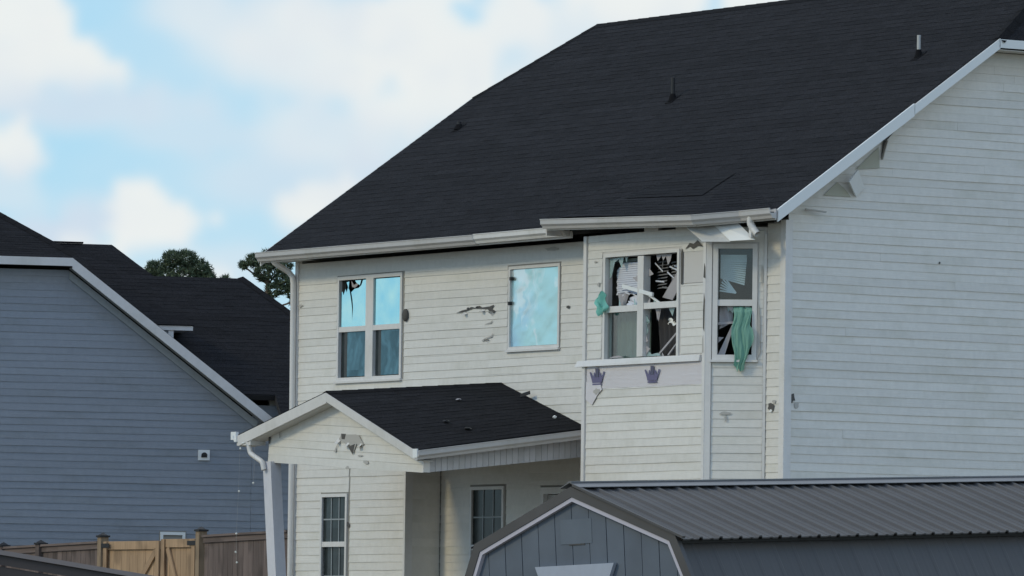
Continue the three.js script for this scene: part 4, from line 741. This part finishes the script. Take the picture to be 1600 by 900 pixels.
  const sofm = std([0.28, 0.30, 0.31], { roughness: 0.6, map: grimeTex });
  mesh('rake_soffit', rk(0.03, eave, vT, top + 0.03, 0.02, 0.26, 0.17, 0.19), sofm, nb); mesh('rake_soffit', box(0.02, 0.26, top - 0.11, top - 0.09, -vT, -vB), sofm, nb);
  mesh('frieze_board', rk(-0.2, eave + 0.14, vT, top + 0.0, 0.022, 0.04, 0.19, 0.33), std([0.33, 0.36, 0.39], { roughness: 0.5, map: grimeTex }), nb);
  // small dormer on the front slope
  const dm = frame('dormer', nb, [0, 0, 0]);
  mesh('dormer_roof', box(-1.6, -0.45, 7.44, 7.52, 1.26, 2.3), M.greyTrim, dm); mesh('dormer_cap', box(-1.62, -0.43, 7.522, 7.54, 1.24, 2.3), M.cap, dm);
  mesh('dormer_wall', plate([[-2.1, 7.43], [-1.62, 7.43], [-1.62, 7.0]], -0.6, 0.6).rotateY(Math.PI / 2).translate(-0.5, 0, 0), M.greyVinyl[2], dm);
  mesh('corner_board', box(-0.56, -0.47, 7.0, 7.44, 1.60, 1.69), M.greyTrim, dm);
}

// ───────────────────────── fence and gate between the houses ─────────────────────────
{
  const O = V3(-3.45, 0, -111.6), Q = V3(-9.3, 0, -119.7), L = O.distanceTo(Q), dir = V3().subVectors(Q, O).divideScalar(L), ang = Math.atan2(-dir.z, dir.x);
  // s runs along the fence from the damaged house (0) to the left; local x = s, local z faces away, so boards face the viewer at -z
  const topAt = (s) => 3.80 - 0.025 * s, rand = rng(131);
  const make = (name, label, cat) => thing(name, label, cat, [O.x, 0, O.z], ang);
  const board = (p, s0, s1, y0, y1a, y1b, z1, z0, m, name = 'board') => { z0 = -z0; z1 = -z1; return mesh(name, hexa([V3(s0, y0, z1), V3(s1, y0, z1), V3(s1, y0, z0), V3(s0, y0, z0), V3(s0, y1a, z1), V3(s1, y1b, z1), V3(s1, y1b, z0), V3(s0, y1a, z0)]), m, p); };
  const run = (label, s0, s1) => {
    const f = make('wooden_fence', label, 'fence');
    for (let s = s0; s < s1 - 0.03; s += 0.145) board(f, s, Math.min(s + 0.138, s1), 1.95, topAt(s) - 0.06 + (rand() - 0.5) * 0.02, topAt(s + 0.14) - 0.06 + (rand() - 0.5) * 0.02, 0.0, 0.02 + rand() * 0.004, M.oldWood[Math.floor(rand() * 3.99)]);
    mesh('cap_rail', bar(V3(s0, topAt(s0) - 0.02, -0.02), V3(s1, topAt(s1) - 0.02, -0.02), 0.035, 0.13), M.oldWood[3], f);
    mesh('rail', bar(V3(s0, topAt(s0) - 0.085, -0.04), V3(s1, topAt(s1) - 0.085, -0.04), 0.085, 0.025), M.oldWood[2], f);
    return f;
  };
  const post = (f, s, h, m) => { mesh('post', box(s - 0.055, s + 0.055, 1.9, topAt(s) + h, -0.1, 0.05), m, f); mesh('post_cap', merge([box(s - 0.07, s + 0.07, topAt(s) + h, topAt(s) + h + 0.03, -0.12, 0.07), new THREE.ConeGeometry(0.09, 0.05, 4).rotateY(Math.PI / 4).translate(s, topAt(s) + h + 0.055, -0.025)]), M.black, f); };
  const SR = 2.54, SL = 5.48;
  const fr = run('weathered fence run between the right gate post and the damaged house', 0.02, SR - 0.1);
  const fl = run('weathered fence run left of the gate along the blue-grey house', SL + 0.1, 10.2);
  post(fr, SR, 0.06, M.postWood); post(fl, SL, 0.06, M.postWood); post(fl, 7.4, 0.0, M.oldWood[1]); post(fl, 8.58, 0.0, M.oldWood[1]);
  const gate = make('wooden_gate', 'newer yellowish double gate with diagonal braces between two capped posts', 'gate');
  const mid = 3.67;
  for (const [a, b, brace, n] of [[SR + 0.1, mid - 0.03, 1, 6], [mid + 0.03, SL - 0.1, -1, 7]]) {
    const leaf = frame('gate_leaf', gate, [0, 0, 0]);
    for (let i = 0; i < n; i++) board(leaf, lerp(a, b, i / n) + 0.004, lerp(a, b, (i + 1) / n) - 0.004, 2.0, topAt(a) - 0.14, topAt(a) - 0.14, 0.0, 0.022, M.newWood[Math.floor(rand() * 2.99)]);
    mesh('top_rail', box(a, b, topAt(a) - 0.19, topAt(a) - 0.055, -0.06, -0.024), M.newWood[1], leaf);
    mesh('bottom_rail', box(a, b, 2.1, 2.24, -0.06, -0.024), M.newWood[1], leaf);
    for (const s of [a, b - 0.1]) mesh('stile', box(s, s + 0.1, 2.0, topAt(a) - 0.06, -0.085, -0.062), M.newWood[0], leaf);
    mesh('brace', brace > 0 ? bar(V3(b - 0.15, topAt(a) - 0.2, -0.045), V3(a + 0.25, 2.25, -0.045), 0.1, 0.03) : bar(V3(a + 0.12, topAt(a) - 0.2, -0.045), V3(b - 0.3, 2.25, -0.045), 0.1, 0.03), M.newWood[0], leaf);
    mesh('hinge', box(brace > 0 ? a - 0.04 : b - 0.2, brace > 0 ? a + 0.2 : b + 0.04, topAt(a) - 0.16, topAt(a) - 0.09, -0.1, -0.09), M.black, leaf);
  }
}

// ───────────────────────── grey shed with a ribbed metal roof ─────────────────────────
{
  const tilt = 0.054, shed = thing('garden_shed', 'blue-grey gambrel shed with a ribbed metal roof in the lower right', 'shed');
  shed.rotation.order = 'ZYX'; shed.rotation.set(0, -Math.PI / 4, tilt);
  shed.position.set(0.56 + Math.sin(tilt) * 3, 3.078 - Math.cos(tilt) * 3, -60);
  const D = 7.2, hk = 2.585, wk = 1.115, we = 1.49, ye = 1.9, prof = (x) => { const a = Math.abs(x); return a < wk ? 3.0 - (a / wk) * (3.0 - hk) : hk - ((a - wk) / (we - wk)) * (hk - ye); };
  const wallY = (x) => (Math.abs(x) >= we - 1e-6 ? ye : prof(x));
  const front = frame('gable_wall', shed, [0, 0, 0]), rand = rng(151);
  mesh('backing', plate([[-we, 0.02], [we, 0.02], [we, ye], [wk, hk - 0.03], [0, 2.97], [-wk, hk - 0.03], [-we, ye]], -0.08, 0.06), M.shedMetal[1], front);
  const bw = 0.2035; let k = 0;
  for (let x = -1.475; x < 1.47; x += bw, k++) {
    const a = x + 0.004, b = Math.min(x + bw - 0.004, 1.485), cuts = [a, b];
    for (const c of [-wk, 0, wk]) if (c > a + 0.003 && c < b - 0.003) cuts.push(c);
    cuts.sort((p, q) => p - q);
    mesh('board', plate([[a, 0.05], [b, 0.05], ...cuts.slice().reverse().map((c) => [c, wallY(c) - 0.012])], -0.02, 0.016 + 0.003 * rand()), M.shedBoard[Math.floor(rand() * 2.99)], front);
  }
  mesh('vent_panel', box(-0.186, 0.186, 2.62, 2.83, -0.01, 0.002), std([0.145, 0.175, 0.22], { roughness: 0.75, map: metalTex }), front);
  mesh('vent_panel', box(-0.09, 0.10, 2.608, 2.619, -0.01, 0.0025), M.shedMetal[0], front);
  mesh('door_header', plate([[-0.47, 2.44], [0.47, 2.44], [0.40, 2.30], [-0.41, 2.30]], 0.002, 0.04), M.shedHeader, front);
  const dd = frame('double_door', shed, [0, 0, 0]);
  for (const s of [-1, 1]) { mesh('door_leaf', box(Math.min(0.01 * s, 0.4 * s) , Math.max(0.01 * s, 0.4 * s), 0.1, 2.28, 0.002, 0.03), M.shedBoard[1], dd); }
  // white trim under the roof edge and dark flashing above it
  const edge = [[-we - 0.01, ye - 0.1], [-wk - 0.005, hk], [0, 3.0], [wk + 0.005, hk], [we + 0.01, ye - 0.1]];
  const off = (d) => edge.map((p, i) => {
    const nrm = (a, b) => { const L = Math.hypot(b[0] - a[0], b[1] - a[1]); return [-(b[1] - a[1]) / L, (b[0] - a[0]) / L]; };
    const n1 = nrm(edge[Math.max(0, i - 1)], edge[Math.max(1, i)]), n2 = nrm(edge[Math.min(3, i)], edge[Math.min(4, i + 1)]), k = 1 + n1[0] * n2[0] + n1[1] * n2[1];
    return [p[0] + (n1[0] + n2[0]) * d / k, p[1] + (n1[1] + n2[1]) * d / k];
  });
  const strips = (lo, hi, z0, z1, m, name) => { const A = off(lo), B = off(hi); for (let i = 0; i < 4; i++) mesh(name, plate([A[i], A[i + 1], B[i + 1], B[i]], z0, z1 - z0), m, front); };
  strips(-0.018, 0.016, -0.01, 0.038, M.shedTrim, 'rake_trim');
  strips(0.0175, 0.1, 0.0, 0.046, M.shedMetal[2], 'rake_flashing');
  // roof sheets, each with one rib; ribs run down the slope
  const rf = frame('roof', shed, [0, 0, 0]), sheetW = 0.245;
  const sheetGeo = (xa, ya, xb, yb, z0, rib = 1) => { // from the ridge (a) to the eave (b)
    const L = Math.hypot(xb - xa, yb - ya), nx = (ya - yb) / L * Math.sign(xb - xa || 1), ny = Math.abs(xb - xa) / L;
    const pr = [[0, 0], [0.085, 0], [0.1, 0.006], [0.12, 0.006], [0.135, 0], [0.19, 0], [0.205, 0.019], [0.232, 0.019], [0.245, 0]], pos = [], uv = [];
    for (let i = 0; i + 1 < pr.length; i++) {
      const q = (x, y, j, d) => V3(x + nx * (pr[j][1] * rib + d), y + ny * (pr[j][1] * rib + d), z0 - pr[j][0]);
      const A = q(xa, ya, i, 0), B = q(xb, yb, i, 0), C = q(xb, yb, i + 1, 0), E = q(xa, ya, i + 1, 0), s = xb > xa;
      s ? quadInto(pos, uv, B, C, E, A) : quadInto(pos, uv, B, A, E, C);
      const B2 = q(xb, yb, i, -0.012), C2 = q(xb, yb, i + 1, -0.012), A2 = q(xa, ya, i, -0.012), E2 = q(xa, ya, i + 1, -0.012);
      s ? quadInto(pos, uv, B2, C2, C, B) : quadInto(pos, uv, C2, B2, B, C); s ? quadInto(pos, uv, B2, A2, E2, C2) : quadInto(pos, uv, B2, C2, E2, A2);
    }
    return tri(pos, uv);
  };
  const n = Math.floor(D / sheetW), upR = sheetGeo(0.04, 3.095, 1.29, 2.607, 0), loR = sheetGeo(1.14, 2.66, 1.53, 1.87, 0, 0.3), upL = sheetGeo(-0.04, 3.095, -1.24, 2.64, 0), loL = sheetGeo(-1.14, 2.66, -1.53, 1.87, 0, 0.3);
  for (let i = 0; i < n; i++) for (const [g, m, nm] of [[upR, M.shedMetal, 'roof_sheet'], [loR, M.shedMetal, 'lower_roof_sheet'], [upL, M.shedMetal, 'roof_sheet'], [loL, M.shedMetal, 'lower_roof_sheet']]) { const s = mesh(nm, g, m[Math.floor(rand() * 2.99)], rf); s.position.z = 0.04 - i * sheetW; }
  const zE = 0.04 - n * sheetW;
  mesh('ridge_cap', merge([slab([V3(0, 3.145, 0.06), V3(0.12, 3.10, 0.06), V3(0.12, 3.10, zE), V3(0, 3.145, zE)], 0.006), slab([V3(-0.12, 3.10, 0.06), V3(0, 3.145, 0.06), V3(0, 3.145, zE), V3(-0.12, 3.10, zE)], 0.006), box(-0.025, 0.025, 3.14, 3.152, zE, 0.06)]), std([0.2, 0.2, 0.21], { roughness: 0.4, map: metalTex }), rf);
  mesh('edge_flashing', slab([V3(0.04, 3.127, 0.066), V3(1.31, 2.632, 0.066), V3(1.31, 2.632, 0.03), V3(0.04, 3.127, 0.03)], 0.02), M.shedMetal[2], rf);
  mesh('eave_batten', box(1.06, 1.22, 2.575, 2.60, zE, 0.0), M.black, rf);
  mesh('side_wall', merge([box(we - 0.05, we, 0.02, ye, zE, 0), box(-we, -we + 0.05, 0.02, ye, zE, 0), plate([[-we, 0.02], [we, 0.02], [we, ye], [wk, hk - 0.03], [0, 2.97], [-wk, hk - 0.03], [-we, ye]], zE, 0.05)]), M.shedBoard[1], shed);
}

// ───────────────────────── low roof edge in the near left corner ─────────────────────────
{
  const low = thing('lean_to_shed', 'dark low roof edge sloping across the bottom left corner', 'shed', [-2.6, 0, -45]);
  const y = (x) => 2.334 - 0.1535 * (x + 0.65) - 0.0, seg = (x0, x1, d0, d1, z0, z1) => hexa([V3(x0, y(x0) - d1, z1), V3(x1, y(x1) - d1, z1), V3(x1, y(x1) - d1, z0), V3(x0, y(x0) - d1, z0), V3(x0, y(x0) - d0, z1), V3(x1, y(x1) - d0, z1), V3(x1, y(x1) - d0, z0), V3(x0, y(x0) - d0, z0)]);
  mesh('roof_sheet', seg(-1.6, 1.6, 0.0, 0.03, -2.4, 0.02), M.leanEdge, low);
  mesh('fascia', seg(-1.55, 1.55, 0.032, 0.095, -0.02, 0.0), M.lean, low);
  mesh('lower_fascia', seg(-1.55, 1.55, 0.105, 0.26, -0.03, -0.012), M.lean, low);
  mesh('wall', seg(-1.5, 1.5, 0.24, 1.9, -2.3, -0.05), M.lean, low);
  for (const x of [-1.45, 1.35]) mesh('post', box(x, x + 0.1, -0.05, y(x) - 0.2, -0.046, -0.02), M.lean, low);
}

// ───────────────────────── pines far behind ─────────────────────────
{
  const tree = (name, label, x0, blobs, seed) => {
    const t = thing(name, label, 'tree', [x0, 1.9, -420], 0, undefined), rand = rng(seed), pos = [], uv = [], pos2 = [], uv2 = [];
    mesh('trunk', new THREE.CylinderGeometry(0.12, 0.42, 23, 9).translate(0, 11.5, 0), M.bark, t);
    blobs = blobs.map(([x, y, r, n]) => [x * 1.12, y, r * 1.12, n * 1.3]);
    const limbs = blobs.map(([bx, by]) => bar(V3(0, Math.min(by - 2.4, 22.6), 0), V3(bx, by - 1.9, (rand() - 0.5) * 1.2), 0.1, 0.1));
    mesh('limbs', merge(limbs), M.bark, t);
    for (const [bx, by, r, n] of blobs) for (let i = 0; i < n * 0.62; i++) {     // tufts of needles: small crossed blades
      const a = rand() * 6.283, c = rand() * 2 - 1, q = Math.cbrt(0.25 + 0.75 * rand()) * r * (0.82 + 0.3 * rand()), s = Math.sqrt(1 - c * c);
      const o = V3(bx + Math.cos(a) * s * q, by - 1.9 + c * q * 0.85, Math.sin(a) * s * q * 1.4), into = rand() < 0.6;
      for (let k = 0; k < 7; k++) {
        const d = V3(rand() - 0.5, rand() * 0.9 - 0.2, rand() - 0.5).normalize(), w = V3(rand() - 0.5, rand() - 0.5, rand() - 0.5).cross(d).normalize().multiplyScalar(0.022 + 0.02 * rand()), len = 0.18 + 0.16 * rand();
        const e = o.clone().addScaledVector(d, len);
        const T = [o.clone().add(w), o.clone().sub(w), e]; for (const p of T) { (into ? pos : pos2).push(p.x, p.y, p.z); (into ? uv : uv2).push(0, 0); }
      }
    }
    mesh('crown', tri(pos, uv), M.needles[0], t); mesh('crown', tri(pos2, uv2), M.needles[1], t);
  };
  tree('pine_tree', 'rounded pine crown rising behind the dark roof of the blue-grey house', -20.1, [[-1.1, 25.3, 0.55, 260], [-0.2, 25.9, 0.55, 280], [0.55, 25.9, 0.6, 300], [1.3, 25.35, 0.6, 280], [-0.6, 24.8, 0.75, 320], [0.5, 24.8, 0.8, 340], [1.6, 24.8, 0.55, 240], [-1.5, 24.8, 0.45, 160], [0, 23.6, 1.4, 300]], 161);
  tree('pine_tree', 'taller ragged pine crown beside the left corner of the damaged house', -14.6, [[-0.75, 25.9, 0.42, 170], [0.1, 26.1, 0.5, 210], [0.75, 25.6, 0.55, 220], [-0.2, 25.2, 0.6, 220], [0.85, 24.75, 0.6, 220], [1.35, 24.2, 0.5, 180], [1.5, 23.5, 0.4, 130], [-1.3, 25.6, 0.26, 80], [0.4, 24.2, 0.5, 120], [2.0, 24.9, 0.5, 120]], 162);
  tree('pine_tree', 'low tips of pine between the two larger crowns', -17.3, [[-0.5, 24.3, 0.3, 70], [0.15, 24.65, 0.32, 90], [0.6, 24.3, 0.3, 70], [0, 23.7, 0.6, 120]], 163);
}

renderer.render(scene, camera);
